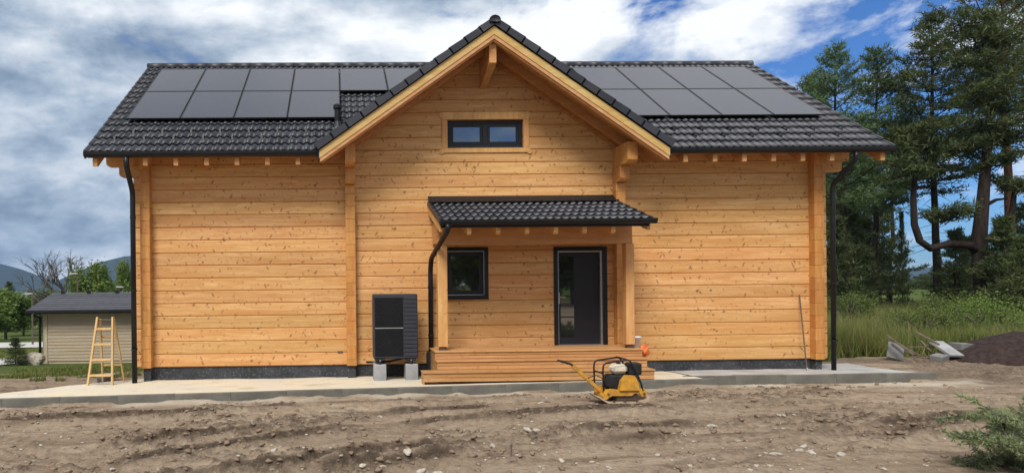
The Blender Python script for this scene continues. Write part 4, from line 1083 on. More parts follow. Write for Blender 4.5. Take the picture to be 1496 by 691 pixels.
# ------------------------------------------------------------------ boulders beside the shed
for (px, py, r_, sd_, lbl) in ((40, 533, .27, 3, 'larger pale boulder at the corner of the shed'), (51, 530, .30, 8, 'pale boulder touching the shed downpipe'), (31, 536, .16, 12, 'small pale rock beside the boulders at the shed')):
    X, Y, Z = PW(px, py, 26.3); z = float(base_h(np.array(X), np.array(Y)))
    tag(blob(MB(), (X, Y, z+r_*.6), r_, sd_, 9, (1.1, .9, 1.0), .22).build('boulder', M['stone'], loc=(X, Y, z)), lbl, 'boulder', 'boulders by the shed')

# ------------------------------------------------------------------ street lamps
for (px, pyt, Y, kind, lbl) in ((47, 430, 48, 0, 'street lamp left of the shed roof beside the trees'), (113, 401, 44, 1, 'taller street lamp rising above the middle of the shed roof'), (180, 420, 50, 0, 'street lamp whose head shows just over the shed roof by the house')):
    X, _, Z = PW(px, pyt, Y); zb = float(base_h(np.array(X), np.array(Y)))
    lp = thing('street_lamp', lbl, 'street lamp', (X, Y, zb), 'street lamps behind the shed')
    MB().tube([(X, Y, zb-.2), (X, Y, Z-.05)], [.075, .05], 8).build('post', M['steel'], lp)
    a = MB().tube([(X, Y, Z-.06), (X-.25, Y, Z-.01), (X-.3, Y, Z)], .03, 6).build('arm', M['steel'], lp)
    MB().box(X-.50, X+.0, Y-.14, Y+.14, Z, Z+.09, .03).build('lamp_head', M['lamp'], a)

# ------------------------------------------------------------------ vegetation
def tri_blades(C, Dr, Ln, Wd, r):
    """thin triangles: centres C, directions Dr, lengths Ln, widths Wd -> verts, faces, per-vertex random"""
    n = len(C); sdv = np.cross(Dr, r.normal(size=(n, 3))); sdv /= np.linalg.norm(sdv, axis=1, keepdims=True)+1e-9
    a = C - sdv*Wd[:, None]*.5; b = C + sdv*Wd[:, None]*.5; c = C + Dr*Ln[:, None]
    V = np.stack([a, b, c], 1).reshape(-1, 3); Fc = np.arange(3*n).reshape(n, 3)
    return V, Fc, np.repeat(r.random(n), 3)
def quad_leaves(C, sz, r, flat=.5):
    n = len(C); nrm = r.normal(size=(n, 3)); nrm[:, 2] = np.abs(nrm[:, 2])+flat; nrm /= np.linalg.norm(nrm, axis=1, keepdims=True)
    u = np.cross(nrm, r.normal(size=(n, 3))); u /= np.linalg.norm(u, axis=1, keepdims=True); v = np.cross(nrm, u)
    s = (sz*(.6+.8*r.random(n)))[:, None]
    V = np.stack([C-u*s, C-v*s*.55, C+u*s, C+v*s*.55], 1).reshape(-1, 3); return V, np.arange(4*n).reshape(n, 4), np.repeat(r.random(n), 4)
def conifer_mesh(seed, H, cb, RM, prof, tl=.22, tw=.05, k=5, trunk_r=.2, droop=.1, whorl=.45, dens=1.0, lean=0.0, stubs=True, needle='needle', bark='bark'):
    r = np.random.default_rng(seed); tr = MB()
    zs = np.linspace(-.3, H*.97, 12); wob = np.cumsum(r.normal(size=(12, 2))*.06*H/14, axis=0)
    tp = [(wob[i, 0]+lean*zs[i], wob[i, 1], zs[i]) for i in range(12)]; rr_ = [trunk_r*max(.06, (1-zs[i]/H))**.8 for i in range(12)]
    tr.tube(tp, rr_, 9)
    at = lambda z: np.array([np.interp(z, zs, [p[0] for p in tp]), np.interp(z, zs, [p[1] for p in tp]), z])
    C, Dd = [], []; z = cb*H*.55 if stubs else cb*H
    while z < H*.98:
        t = (z/H-cb)/(1-cb); nb = r.integers(3, 6)
        a0 = r.random()*6.28
        for b in range(nb):
            a = a0+b*6.28/nb+r.normal()*.25
            dead = t < 0
            L_ = RM*(float(np.interp(t, prof[0], prof[1])) if not dead else .45*r.random())*(.55+.65*r.random())
            if L_ < .12: L_ = .12+.1*r.random()
            p0 = at(z+r.normal()*.08); el = np.interp(t, [0, .5, 1], [-droop, .12, .75])+r.normal()*.13
            n = max(3, int(L_/.22)); d0 = np.array([math.cos(a)*math.cos(el), math.sin(a)*math.cos(el), math.sin(el)])
            pts = [p0]
            for i in range(n):
                d0 = d0+np.array([0, 0, (.05 if not dead else -.04)])+r.normal(size=3)*.07; d0 /= np.linalg.norm(d0); pts.append(pts[-1]+d0*L_/n)
            tr.tube([tuple(p) for p in pts[::max(1, n//4)]+[pts[-1]]], [max(.006, .035*L_/3*(1-q/(len(pts[::max(1, n//4)])+.01))+.006) for q in range(len(pts[::max(1, n//4)])+1)], 4, False)
            if dead: continue
            for i in range(1, n+1):
                u = i/n
                if u < .25 and t < .8: continue
                if r.random() > .92*dens: continue
                base = pts[i]; dv = pts[i]-pts[i-1]; dv /= np.linalg.norm(dv); side = np.cross(dv, [0, 0, 1.]); side /= np.linalg.norm(side)+1e-9
                for s in (-1, 1):
                    tl_ = (.22+.42*L_*(1-u*.75))*(.5+.7*r.random()); tl_ = min(tl_, 1.1); q = max(2, int(tl_/.17)); dd = dv*.55+side*s+np.array([0, 0, .12+r.normal()*.18]); dd /= np.linalg.norm(dd)
                    for j in range(q+1): C.append(base+dd*tl_*j/q); Dd.append(dd)
        z += whorl*(.6+.7*r.random())*(1 if t > .25 else 1.15)
    C = np.array(C); Dd = np.array(Dd); n = len(C)
    C = np.repeat(C, k, axis=0)+r.normal(size=(n*k, 3))*.045; Dd = np.repeat(Dd, k, axis=0)*.55+r.normal(size=(n*k, 3))*.62+np.array([0, 0, .22]); Dd /= np.linalg.norm(Dd, axis=1, keepdims=True)
    V, Fc, rv = tri_blades(C, Dd, tl*(.6+.8*r.random(n*k)), tw*(.7+.6*r.random(n*k)), r)
    return tr, V, Fc, rv, M[needle], M[bark]
PROF_SPRUCE = ([0, .1, .35, .7, 1], [.75, 1.0, .85, .45, .05]); PROF_PINE = ([0, .2, .55, .85, 1], [.55, .95, 1.0, .7, .2]); PROF_LARCH = ([0, .15, .5, .8, 1], [.6, 1.0, .75, .4, .08])
VAR = {}
def tree_from(key, name, label, cat, loc, h=1.0, rz=0.0, group=None, w=None):
    """key -> (trunk mesh, crown mesh) shared by its copies"""
    t = thing(name, label, cat, loc, group); t.rotation_euler = (0, 0, rz); t.scale = (w or h, w or h, h)
    for nm, me in VAR[key]:
        o = bpy.data.objects.new(nm, me); col.objects.link(o); o.parent = t
    return t
def reg(key, tr, V, Fc, rv, mn, mb):
    a = tr.build('trunk', mb, loc=(0, 0, 0), smooth=True); b = build_arr('crown', V, Fc, mn, loc=(0, 0, 0), attrs={'rnd': rv})
    VAR[key] = [('trunk', a.data), ('crown', b.data)]; bpy.data.objects.remove(a); bpy.data.objects.remove(b)
reg('spruce', *conifer_mesh(1, 16, .40, 3.2, PROF_SPRUCE, trunk_r=.20, droop=.12, k=6, whorl=.44, dens=.95))
reg('pine', *conifer_mesh(2, 16, .50, 3.5, PROF_PINE, trunk_r=.24, droop=.05, k=4, whorl=.8, dens=.75, bark='barkred'))
reg('pine2', *conifer_mesh(3, 15, .46, 3.3, PROF_PINE, trunk_r=.20, droop=.0, k=4, whorl=.75, dens=.72))
reg('larch', *conifer_mesh(4, 14, .36, 2.5, PROF_LARCH, trunk_r=.17, droop=.05, k=4, needle='needle2', dens=1.05, whorl=.32))
reg('young', *conifer_mesh(5, 4.5, .02, 1.25, PROF_SPRUCE, trunk_r=.06, droop=.1, k=6, whorl=.3, tl=.18, stubs=False))
reg('under', *conifer_mesh(6, 6.0, .05, 1.9, PROF_SPRUCE, trunk_r=.08, droop=.15, k=6, whorl=.34, tl=.2, stubs=False))
G = 'conifers at the edge of the field'
def tz_(X, Y): return float(base_h(np.array(X), np.array(Y)))
def at_px(px, Y): X = PW(px, 440, Y)[0]; return X, Y, tz_(X, Y)
def hh(pyt, Y, px=1350): return PW(px, pyt, Y)[2]
tl_ = [('larch', 1240, 33, 62, .3, 'slim light green larch with pointed top close to the house roof'),
       ('larch', 1277, 36, 72, 2.0, 'light green larch with a broad forked crown next to the slim one'),
       ('spruce', 1369, 34, 8, .7, 'tall dark spire shaped conifer standing free against the sky'),
       ('pine', 1480, 30, -30, 4.0, 'tall pine with reddish trunk at the soil heap side'),
       ('pine2', 1515, 37, -10, 1.2, 'pine whose boughs overlap the reddish trunk'),
       ('larch', 1196, 46, 108, 1.0, 'light green conifer peeking over the end of the tiled roof'),
       ('pine2', 1305, 47, 175, 3.3, 'distant pine between the larches and the spire shaped conifer'),
       ('spruce', 1222, 46, 190, 2.2, 'dark conifer rising just behind the house corner'),
       ('under', 1230, 40, 262, 1.0, 'dense spruce with boughs to the ground beside the house corner'),
       ('under', 1256, 43, 250, 3.0, 'dense spruce with low boughs below the larches'),
       ('under', 1284, 46, 300, 4.0, 'smaller dense spruce below the forked larch'),
       ('under', 1462, 36, 325, 5.0, 'dense low spruce between the crooked trunk and the reddish trunk'),
       ('under', 1500, 40, 300, .5, 'dense spruce past the reddish trunk'),
       ('pine', 1570, 34, -30, 2.5, 'pine just past the soil heap')]
HT = {'spruce': 16, 'pine': 16, 'pine2': 15, 'larch': 14, 'young': 4.5, 'under': 6.0}
for key, px, Y, pyt, rz, lbl in tl_:
    X, Y, z = at_px(px, Y); H = hh(pyt, Y, px)-z; s = H/HT[key]
    tree_from(key, {'larch': 'larch_tree', 'spruce': 'spruce_tree', 'under': 'spruce_tree'}.get(key, 'pine_tree'), lbl, 'tree', (X, Y, z), s, rz, G, w=min(s, 1.15))
# the crooked pine: thick trunk, one limb that dips out and turns up
def crooked():
    X, Y, z = at_px(1438, 28); t = thing('pine_tree', 'thick crooked pine with one heavy limb curving out and up', 'tree', (X, Y, z), G)
    k = Y/F; P = lambda px, py: (X+(px-1438)*k*1.15, Y, PW(px, py, Y)[2])
    m = MB(); m.tube([(X+.15, Y, z-.3), P(1440, 440), P(1436, 400), P(1432, 350), P(1437, 300), P(1441, 250), P(1448, 170), P(1452, 90), P(1450, 30)], [.50, .40, .34, .28, .23, .19, .14, .08, .03], 12)
    m.tube([P(1434, 372), P(1420, 358), P(1392, 356), P(1368, 363), P(1354, 352), P(1347, 328), P(1346, 290), P(1350, 240), P(1352, 190)], [.19, .17, .155, .15, .14, .13, .11, .08, .04], 10)
    m.tube([P(1440, 352), P(1462, 335), P(1476, 310), P(1480, 275)], [.16, .13, .11, .08], 8); m.tube([P(1441, 300), P(1455, 292), P(1470, 290)], [.09, .07, .04], 6)
    r = np.random.default_rng(33); C = []; Dd = []
    ends = [P(px, py) for px, py in ((1450, 30), (1440, 60), (1462, 70), (1430, 95), (1470, 110), (1448, 130), (1425, 150), (1475, 160), (1440, 190), (1415, 215), (1465, 205), (1352, 190), (1345, 215), (1362, 225), (1340, 250), (1455, 240), (1480, 275), (1385, 318))]
    for e in ends:
        e = np.array(e)
        for b in range(9):
            a = r.random()*6.28; L_ = (.5+r.random()*1.1); d = np.array([math.cos(a), math.sin(a), .18+r.normal()*.22]); d /= np.linalg.norm(d); q0 = e+r.normal(size=3)*.12
            m.tube([tuple(q0-d*.1), tuple(q0+d*L_)], [.03, .008], 4, False)
            for j in range(9):
                c0 = q0+d*L_*(.25+.75*j/8)
                for s in range(3): C.append(c0+r.normal(size=3)*np.array([.2, .2, .09])); Dd.append(d)
    C = np.repeat(np.array(C), 6, 0); Dd = np.repeat(np.array(Dd), 6, 0); n = len(C); C = C+r.normal(size=(n, 3))*.06
    Dd = Dd*.4+r.normal(size=(n, 3))*.65+np.array([0, 0, .25]); Dd /= np.linalg.norm(Dd, axis=1, keepdims=True)
    V, Fc, rv = tri_blades(C, Dd, .24*(.6+.8*r.random(n)), .05*(.7+.6*r.random(n)), r)
    m.build('trunk', M['bark'], t, smooth=True); build_arr('crown', V, Fc, M['needle'], t, attrs={'rnd': rv})
crooked()
yl = [(1318, 36, 1.25, 'slender young spruce standing alone before the bright meadow'), (1395, 31, .95, 'bushy young spruce at the foot of the crooked pine'), (1412, 33, .9, 'dark young spruce left of the crooked trunk'),
      (1225, 31, 1.1, 'young spruce touching the house corner downpipe'), (1245, 34, 1.25, 'young spruce below the slim larch'), (1465, 27, 1.0, 'young spruce between the crooked pine and the reddish trunk'), (1492, 25, .8, 'low bushy young spruce near the soil heap'), (1262, 38, 1.2, 'young spruce below the forked larch')]
for i, (px, Y, s, lbl) in enumerate(yl):
    X, Y, z = at_px(px, Y); tree_from('young', 'young_spruce', lbl, 'tree', (X, Y, z-.1), s, i*1.3, 'young spruces under the tall trees', w=(.28 if i == 0 else s*.9))
for i in range(26):
    px = 1205+i*15+rnd.uniform(-6, 6); Y = rnd.uniform(70, 110) if not 1285 < px < 1345 else rnd.uniform(165, 190)
    X, Y, z = at_px(px, Y); tree_from('under', 'spruce_tree', 'small distant spruce in the dark belt beyond the meadow', 'tree', (X, Y, z-.3), rnd.uniform(.40, .68)*(1 if Y < 120 else .8), rnd.uniform(0, 6), 'distant spruces beyond the meadow', w=rnd.uniform(1.0, 1.5))
# broadleaf trees and shrubs
def leafy_mesh(seed, H, R_, nlimb, nleaf, lsz, flat=.5, base=.25):
    r = np.random.default_rng(seed); m = MB(); tips = []
    m.tube([(0, 0, -.3), (r.normal()*.1, r.normal()*.1, H*.35), (r.normal()*.15, r.normal()*.15, H*.7)], [H*.022+.02, H*.016+.015, .02], 7)
    for i in range(nlimb):
        a = r.random()*6.28; z0 = H*(base*.4+.5*r.random()); e = np.array([math.cos(a)*R_*(.3+.65*r.random()), math.sin(a)*R_*(.3+.65*r.random()), H*(base+(1-base)*r.random()**.8)])
        f_ = math.hypot(e[0], e[1])/R_; e[2] = min(e[2], H*(1-.45*f_*f_)); mid = np.array([e[0]*.45, e[1]*.45, (z0+e[2])/2-.02*H])
        m.tube([(0, 0, z0), tuple(mid), tuple(e)], [H*.009+.008, H*.006+.006, .006], 5, False); tips += [e, mid*.4+e*.6]
    tips = np.array(tips); C = tips[r.integers(0, len(tips), nleaf)]+r.normal(size=(nleaf, 3))*np.array([R_, R_, H*.45])*.17
    C = C[C[:, 2] > H*.06]; V, Fc, rv = quad_leaves(C, lsz, r, flat); return m, V, Fc, rv
reg('leafy', *leafy_mesh(51, 7, 2.8, 30, 9000, .19), M['leaf'], M['barkgrey'])
reg('leafy2', *leafy_mesh(52, 6, 3.0, 28, 8000, .20), M['leaf'], M['barkgrey'])
reg('shrub', *leafy_mesh(53, 1.35, 1.0, 30, 5200, .026, .3, .1), M['leaf2'], M['barkgrey'])
reg('shrub2', *leafy_mesh(54, 1.1, 1.15, 30, 5200, .026, .3, .1), M['leaf'], M['barkgrey'])
G2 = 'spring green trees behind the shed'
for key, px, Y, pyt, rz, w, lbl in (('leafy', 8, 70, 424, 0, .95, 'round spring green tree left of the shed beyond the road'), ('leafy2', -22, 62, 436, 1, .9, 'spring green tree at the bend of the gravel road'), ('leafy2', 34, 85, 443, 2, .95, 'lower green tree beside the street lamp'),
        ('leafy', 62, 95, 425, 3, 1.0, 'green tree showing over the edge of the shed roof'), ('leafy', 132, 70, 388, 4, .85, 'tall spring green tree over the shed roof beside the bare tree'), ('leafy2', 160, 75, 408, 5, .85, 'rounded green tree over the shed roof near the house'), ('leafy', 186, 90, 385, 1, .6, 'slim green tree over the shed roof next to the downpipe'),
        ('leafy2', 20, 110, 452, 2, 1.3, 'far green tree behind the road')):
    X, Y, z = at_px(px, Y); H = PW(px, pyt, Y)[2]-z; h0 = 7 if key == 'leafy' else 6; s = H/h0; tree_from(key, 'broadleaf_tree', lbl, 'tree', (X, Y, z), s, rz, G2, w=w*1.0)
X, Y, z = at_px(13, 100); tree_from('under', 'spruce_tree', 'dark conifer tip rising behind the green trees by the road', 'tree', (X, Y, z), (PW(13, 413, 100)[2]-z)/6, 0, G2, w=1.3)
# bare tree
def bare():
    X, Y, z = at_px(101, 72); H = PW(101, 356, Y)[2]-z; t = thing('bare_tree', 'leafless grey tree standing behind the shed roof', 'tree', (X, Y, z)); r = np.random.default_rng(9)
    m = MB(); tw = MB()
    def grow(p, d, L_, rad, depth):
        pts = [p]; dd = np.array(d)
        for i in range(4): dd = dd+r.normal(size=3)*.13+np.array([0, 0, .05]); dd /= np.linalg.norm(dd); pts.append(pts[-1]+dd*L_/4)
        (m if depth < 2 else tw).tube([tuple(q) for q in pts], [rad*(1-.5*i/4) for i in range(5)], 6 if depth < 2 else 4, False)
        if depth < 5:
            for i in range(r.integers(2, 5)):
                q = pts[r.integers(2, 5)]; e = dd+r.normal(size=3)*.55; e[2] = abs(e[2])*.8+.15; e /= np.linalg.norm(e); grow(q, e, L_*(.55+.25*r.random()), rad*.62, depth+1)
    for dx in (-.35, 0, .4): grow(np.array([X+dx, Y, z-.2]), (dx*.25, 0, 1), H*.42, .24, 0)
    m.build('trunk', M['barkgrey'], t); tw.build('crown', M['barkgrey'], t)
bare()
# drooping young fir by the shed corner
X, Y, z = at_px(47, 26.8); z = tz_(X, 25.6); tree_from('young', 'young_fir', 'small dark fir with drooping boughs at the shed corner', 'tree', (X-.25, 25.9, z-.15), .27, .4, w=.42)
# shrubs at the field edge
for i, (px, py, Y, s, key, lbl) in enumerate(((1352, 508, 18.3, .95, 'shrub', 'leafy shrub growing behind the heap of boards'), (1338, 500, 20, .9, 'shrub2', 'lighter shrub next to the leafy shrub behind the boards'), (1428, 505, 19.5, 1.15, 'shrub2', 'yellow green shrub behind the soil heap'), (1462, 500, 21, 1.3, 'shrub2', 'broad yellow green shrub under the reddish pine'),
        (1395, 490, 23, 1.1, 'shrub', 'dark shrub between the boards and the crooked pine'), (1500, 500, 18.5, 1.0, 'shrub2', 'shrub at the far end of the soil heap'), (1240, 480, 26, 1.1, 'shrub', 'dark shrub near the house corner in the tall grass'))):
    X = PW(px, py, Y)[0]; tree_from(key, 'shrub', lbl, 'shrub', (X, Y, tz_(X, Y)-.05), s, i*1.1, 'shrubs at the field edge')
for i in range(22):
    Y = 16.6+rnd.random()*6; px = 1222+rnd.random()*270; X = PW(px, 500, Y)[0]
    if ((X-17.2)/3.2)**2+((Y-15.1)/1.5)**2 < 1: continue
    tree_from('shrub2' if i % 2 else 'shrub', 'weed_clump', 'knee high leafy weed clump standing in the tall grass', 'weed', (X, Y, tz_(X, Y)-.03), rnd.uniform(.32, .6), i*.9, 'leafy weeds in the tall grass')
# grass and weeds
def grass_field(name, n, xf, hgt, mat, seed, wd=.016, label='grass'):
    r = np.random.default_rng(seed); X, Y = xf(r, n); z = base_h(X, Y); C = np.stack([X, Y, z-.02], 1); Dd = r.normal(size=(len(X), 3))*.28; Dd[:, 2] = 1; Dd /= np.linalg.norm(Dd, axis=1, keepdims=True)
    Ln = hgt*(.45+.8*r.random(len(X)))*(.6+.8*fbm(X*.6, Y*.6, 12, 3)); V, Fc, rv = tri_blades(C, Dd, Ln, wd*(.6+.8*r.random(len(X)))*(1+Y/40), r)
    o = build_arr(name, V, Fc, mat, attrs={'rnd': rv}); tag(o, label, 'grass', kind='stuff'); return o
def east_f(r, n):
    Y = 15.6+22*r.random(n)**1.5; X = Y*(.60+.62*r.random(n)); Xe = np.maximum(X, 10.8); k_ = (Y + (fbm(Xe*.7, Y*.7, 6, 3)-.5)*2 - (Xe-12)*.10) > 15.9; heap = ((Xe-17.2)/3.2)**2+((Y-15.1)/1.3)**2 < 1; k_ &= ~heap; return Xe[k_], Y[k_]
grass_field('tall_grass', 70000, east_f, .62, M['blade'], 5, .018, 'tall green grass growing over the field behind the house corner')
grass_field('dry_grass', 9000, east_f, .80, M['straw'], 6, .010, 'pale dry stems standing among the tall grass')
def west_f(r, n):
    Y = 14.6+7.5*r.random(n)**.9; X = -Y*(.27+.30*r.random(n)); k_ = (fbm(X*.8, Y*.8, 15, 3) > np.interp(Y, [14.6, 17.5, 20, 22], [.72, .60, .50, .52])) & (X < -4.7); return X[k_], Y[k_]
grass_field('weeds', 20000, west_f, .15, M['blade'], 8, .03, 'patchy weeds between the soil and the shed')
def far_f(r, n):
    Y = 32+6*r.random(n); X = -Y*(.40+.25*r.random(n)); return X, Y
grass_field('verge_grass', 9000, far_f, .25, M['blade'], 9, .03, 'grass verge between the two gravel roads')

# ------------------------------------------------------------------ soil heap and rubble
def heap():
    r = np.random.default_rng(4); n = 90; xs = np.linspace(-3.3, 3.3, n); ys = np.linspace(-1.5, 1.5, 46); X, Y = np.meshgrid(xs, ys); q = (X/3.2)**2+(Y/1.4)**2
    h = .78*np.clip(1-q, 0, None)**.8*(.8+.35*fbm(X*.7+4, Y*.9, 31, 3)) + (fbm(X*4, Y*4, 32, 5, .65)-.5)*.13*np.clip(1.1-q, 0, 1) - .04
    cx_, cy_ = 17.2, 15.1; Z = base_h(X+cx_, Y+cy_)+h-.03*(q > 1); idx = np.arange(X.size).reshape(X.shape)
    f = np.stack([idx[:-1, :-1], idx[:-1, 1:], idx[1:, 1:], idx[1:, :-1]], -1).reshape(-1, 4); keep_ = (q.ravel()[f] < 1.12).all(1)
    o = build_arr('soil_heap', np.stack([X+cx_, Y+cy_, Z], -1).reshape(-1, 3), f[keep_], M['soil'], loc=(cx_, cy_, 0), smooth=True); tag(o, 'heap of dark soil at the edge of the tall grass', 'soil heap')
heap()
def board(name, px, py, Y, w, l, th, rot, mat, label, cat):
    X, _, z = PW(px, py, Y); o = MB().box(-w/2, w/2, -l/2, l/2, -th/2, th/2, .006).build(name, mat, loc=(0, 0, 0)); o.location = (X, Y, z); o.rotation_euler = rot; tag(o, label, cat, 'rubble by the soil heap'); return o
board('metal_panel', 1308, 513, 15.4, .34, .42, .04, (R(62), R(18), R(-20)), M['rubble'], 'grey panel propped up in the grass edge', 'panel')
p, q = PW(1367, 499, 15.25), PW(1398, 520, 14.75); tag(MB().quadbeam(p, q, .36, .05, (.1, -.85, .5)).build('concrete_slab', M['block'], loc=((p[0]+q[0])/2, 15, (p[2]+q[2])/2)), 'pale slab leaning tilted on the rubble', 'slab', 'rubble by the soil heap')
board('concrete_block', 1410, 508, 15.3, .62, .3, .22, (R(2), R(3), R(10)), M['rubble'], 'grey block lying behind the tilted slab', 'block')
board('concrete_block', 1372, 524, 14.7, .34, .24, .18, (R(8), R(-5), R(25)), M['rubble'], 'dark broken block in front of the tilted slab', 'block')
for i, (a, b, w_, lbl) in enumerate((((1296, 490), (1335, 518), .07, 'dark plank sticking up over the grey panel'), ((1304, 497), (1345, 520), .06, 'pale plank crossing the grey panel'), ((1336, 484), (1372, 503), .06, 'weathered plank poking out above the tilted slab'), ((1330, 507), (1376, 506), .09, 'flat plank lying between the panel and the slab'), ((1322, 514), (1362, 521), .08, 'plank lying low in front of the heap of boards'), ((1345, 498), (1366, 520), .05, 'thin batten beside the tilted slab'))):
    p, q = PW(*a, 15.3+.1*i), PW(*b, 14.9+.08*i); tag(MB().quadbeam(p, q, w_, .03).build('plank', M['plank'], loc=((p[0]+q[0])/2, (p[1]+q[1])/2, (p[2]+q[2])/2)), lbl, 'plank', 'planks by the soil heap')

# ------------------------------------------------------------------ heap of cut branches
def brush():
    X0, Y0 = 7.36, 6.45; z0 = ground_z(X0, Y0); t = thing('branch_heap', 'heap of cut green fir branches lying on the dirt', 'branches', (X0, Y0, z0)); r = np.random.default_rng(77)
    for b in range(58):
        a = r.random()*6.28; L_ = .55+.6*r.random(); c = np.array([X0+r.normal()*.38, Y0+r.normal()*.24, z0+.06+abs(r.normal())*.20]); d = np.array([math.cos(a), math.sin(a)*.8, .12+r.normal()*.30]); d /= np.linalg.norm(d)
        if b > 53: d = np.array([r.normal()*.35, r.normal()*.3, .8]); d /= np.linalg.norm(d); L_ *= .6
        pts = [c-d*L_*.5]; 
        for i in range(6): d = d+r.normal(size=3)*.10-np.array([0, 0, .03]); d /= np.linalg.norm(d); pts.append(pts[-1]+d*L_/6)
        for q in pts: q[2] = max(q[2], z0+.03)
        m = MB().tube([tuple(q) for q in pts], [.010*(1-i/7)+.003 for i in range(7)], 5, False); C, Dd = [], []
        bare_ = b % 4 == 0
        for i in range(1, 7):
            dv = pts[i]-pts[i-1]; dv /= np.linalg.norm(dv)+1e-9
            for s in (-1, 1):
                for e in range(2):
                    side = np.cross(dv, [0, 0, 1.])*s+dv*.7+r.normal(size=3)*.25; side /= np.linalg.norm(side); l2 = .10+.16*r.random()*(1.2-i/7); p = pts[i-1]+(pts[i]-pts[i-1])*r.random()
                    m.tube([tuple(p), tuple(p+side*l2)], [.004, .002], 3, False)
                    if not bare_:
                        for j in range(7): C.append(p+side*l2*(.1+.9*j/6)); Dd.append(side)
        br = m.build('branch', M['barkgrey'], t)
        if C:
            C = np.repeat(np.array(C), 7, 0); Dd = np.repeat(np.array(Dd), 7, 0)*.7+r.normal(size=(len(C), 3))*.6; Dd /= np.linalg.norm(Dd, axis=1, keepdims=True); n = len(C)
            V, Fc, rv = tri_blades(C, Dd, (.055*(.6+.8*r.random(n))), .011*(.7+.6*r.random(n)), r); build_arr('needles', V, Fc, M['needle3'], br, attrs={'rnd': rv})
brush()

# ------------------------------------------------------------------ stones on the dirt
stone_me = []
for i in range(5):
    o = blob(MB(), (0, 0, 0), 1, 100+i, 6, (1, .75, .48), .17).build('stone', M['stone'], loc=(0, 0, 0)); stone_me.append(o.data); bpy.data.objects.remove(o)
placed = 0; vs_, fs_, cnt = [], [], 0
base_pts = []
r = np.random.default_rng(123)
spots = [(gp(px, py)) for px, py in ((783, 627), (770, 628), (595, 667), (615, 688), (640, 690), (490, 632), (665, 630), (700, 597), (755, 597), (790, 589), (610, 586), (645, 629), (700, 629), (850, 620), (1140, 608), (1187, 606), (1160, 609), (1040, 621), (1174, 651), (1168, 663), (1185, 666), (1134, 668), (1105, 687), (1042, 670), (1229, 670), (1290, 688), (1145, 611), (1000, 635), (930, 626), (560, 678), (530, 680), (180, 684), (165, 690), (355, 645), (450, 613), (555, 610), (520, 575), (300, 640), (400, 664), (435, 633), (390, 678), (865, 676), (890, 686), (720, 650), (820, 668), (960, 660), (1010, 680), (1080, 640), (245, 655), (90, 640), (60, 612), (140, 610))]
for i, (x, y, z) in enumerate(spots):
    s = r.uniform(.025, .055) if i > 2 else r.uniform(.06, .08); o = bpy.data.objects.new('stone', stone_me[i % 5]); col.objects.link(o); o.location = (x, y, ground_z(x, y)+s*.12); o.rotation_euler = (r.normal()*.2, r.normal()*.2, r.random()*6); o.scale = (s*1.25, s, s*.9)
    tag(o, 'pale stone lying on the bare dirt of the yard', 'stone', 'stones scattered over the dirt')
n = 1500; Yq = 6.6+5.2*r.random(n)**1.2; Xq = Yq*(-.55+1.6*r.random(n)); hq, dq, _ = micro_h(Xq, Yq); kd = kerb_y(Xq)-Yq; fl = np.where((kd > -.5) & (kd < .45), .35, 1.0); zq = base_h(Xq, Yq)+hq*fl; ok = (kd > .05) | (Xq > 11)
bv, bf = [], []
me0 = [(np.array([v.co[:] for v in m_.vertices]), np.array([list(p.vertices) for p in m_.polygons])) for m_ in stone_me]
small = blob(MB(), (0, 0, 0), 1, 300, 4, (1, .8, .55), .22); sv, sf = np.array(small.v), np.array(small.f); Vs, Fs, off = [], [], 0
for i in range(n):
    if not ok[i]: continue
    s = .004+.022*r.random()**4; a = r.random()*6.28; ca, sa = math.cos(a), math.sin(a); v = sv*np.array([s*1.2, s, s]); v = np.stack([v[:, 0]*ca-v[:, 1]*sa, v[:, 0]*sa+v[:, 1]*ca, v[:, 2]], 1)+np.array([Xq[i], Yq[i], zq[i]+s*.2]); Vs.append(v); Fs.append(sf+off); off += len(sv)
tag(build_arr('gravel', np.concatenate(Vs), np.concatenate(Fs), M['stone']), 'fine pebbles strewn over the dirt yard', 'gravel', kind='stuff')
# clods of darker soil
clod = blob(MB(), (0, 0, 0), 1, 310, 5, (1, .9, .6), .30); sv, sf = np.array(clod.v), np.array(clod.f); Vs, Fs, off = [], [], 0
n = 9000; Yq = 6.6+5.6*r.random(n); Xq = Yq*(-.55+1.65*r.random(n)); hq, dq, _ = micro_h(Xq, Yq); kd = kerb_y(Xq)-Yq; zq = base_h(Xq, Yq)+hq*np.where((kd > -.5) & (kd < .45), .35, 1.0)
pk = (r.random(n) < np.clip(dq*1.6+.09, 0, 1)*np.interp(kd, [0, .3, 1.2, 2.0], [.2, 1, 1, .7])) & ((kd > .08) | (Xq > 11.8))
for i in np.where(pk)[0]:
    s = .010+.034*r.random()**2; a = r.random()*6.28; ca, sa = math.cos(a), math.sin(a); v = sv*np.array([s*1.2, s, s]); v = np.stack([v[:, 0]*ca-v[:, 1]*sa, v[:, 0]*sa+v[:, 1]*ca, v[:, 2]], 1)+np.array([Xq[i], Yq[i], zq[i]+s*.15]); Vs.append(v); Fs.append(sf+off); off += len(sv)
M['clod'] = simple('soil_clod', (.17, .122, .085), (.26, .192, .138), 8, .95, .1, bump=.6, bscale=60)
tag(build_arr('soil_clods', np.concatenate(Vs), np.concatenate(Fs), M['clod']), 'crumbly soil clods thrown up along the tracks', 'soil', kind='stuff')

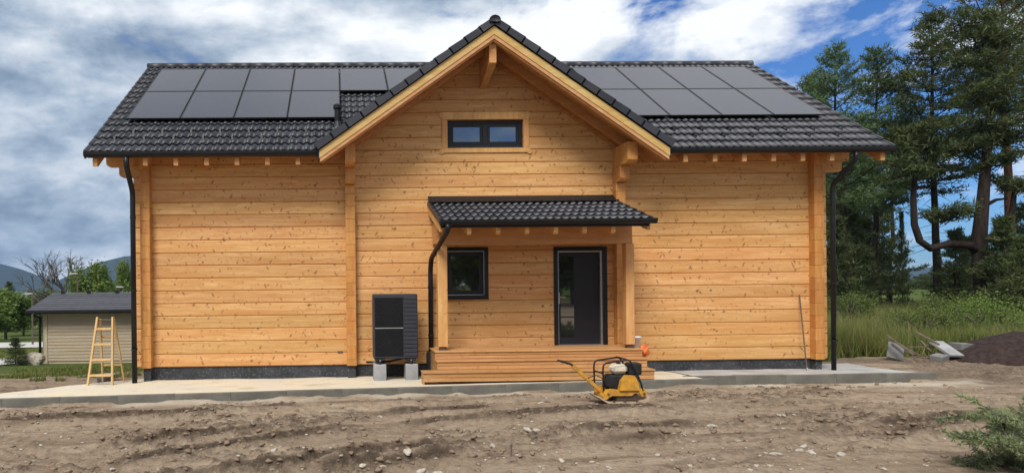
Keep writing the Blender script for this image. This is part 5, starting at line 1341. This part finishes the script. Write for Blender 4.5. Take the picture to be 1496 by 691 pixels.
# ------------------------------------------------------------------ mountains
def mountains():
    Yc = 2300; xs = np.linspace(-2600, 2600, 240); prof_px = np.array([PW(px, py, Yc)[:] for px, py in ((-60, 378), (0, 386), (30, 394), (60, 403), (85, 410), (105, 406), (130, 388), (165, 378), (200, 374), (300, 376), (420, 384), (620, 392))])
    hx = prof_px[:, 0]; hz = prof_px[:, 2]; top = np.interp(xs, np.concatenate([[-2600], hx, [500, 2600]]), np.concatenate([[130], hz, [50, 30]])) + (fbm(xs*.012, xs*0, 3, 5)-.5)*14
    vs, fs = [], []; rows = 14
    for j in range(rows):
        t = j/(rows-1)
        for i, x in enumerate(xs): vs.append((x, Yc-450*(1-t)+(fbm(np.array(x*.01), np.array(t*3.), 9, 3)-.5)*120*(1-t)*t, -14+(top[i]+14)*t**1.15+(fbm(np.array(x*.02), np.array(t*6.), 19, 3)-.5)*16*t*(1-t)))
    for j in range(rows-1):
        for i in range(len(xs)-1): a = j*len(xs)+i; fs.append((a, a+1, a+len(xs)+1, a+len(xs)))
    tag(MB().add(vs, fs).build('mountains', M['mount'], smooth=True), kind='structure')
mountains()
print('tiles as objects', tiles_as_objects)
# ------------------------------------------------------------------ trees behind the camera (they show in the window panes)
for i, (x, y, key, h, lbl) in enumerate(((9.6, -19, 'leafy', .9, 'leafy tree mirrored in the porch window pane'), (12.4, -24, 'leafy2', 1.0, 'second leafy tree mirrored at the edge of the porch window'), (16.8, -19, 'leafy2', .9, 'leafy tree mirrored in the upper door panes'), (20, -23, 'leafy', 1.0, 'leafy tree mirrored in the door glass beside the handle'))):
    tree_from(key, 'broadleaf_tree', lbl, 'tree', (x, y, tz_(x, y)), h, i, 'trees across the yard', w=1.1)
# ------------------------------------------------------------------ haze
def haze(density):
    n = bpy.data.materials.new('haze_air'); n.use_nodes = True; t = n.node_tree; t.nodes.clear()
    v = t.nodes.new('ShaderNodeVolumePrincipled'); v.inputs['Color'].default_value = (.45, .66, 1, 1); v.inputs['Density'].default_value = density; v.inputs['Anisotropy'].default_value = .2
    o = t.nodes.new('ShaderNodeOutputMaterial'); t.links.new(v.outputs[0], o.inputs['Volume'])
    b = MB().box(-3200, 3200, -350, 2900, -60, 190).build('haze', n); tag(b, 'thin pale haze in the air towards the mountains', 'haze', kind='stuff')
haze(.00013)
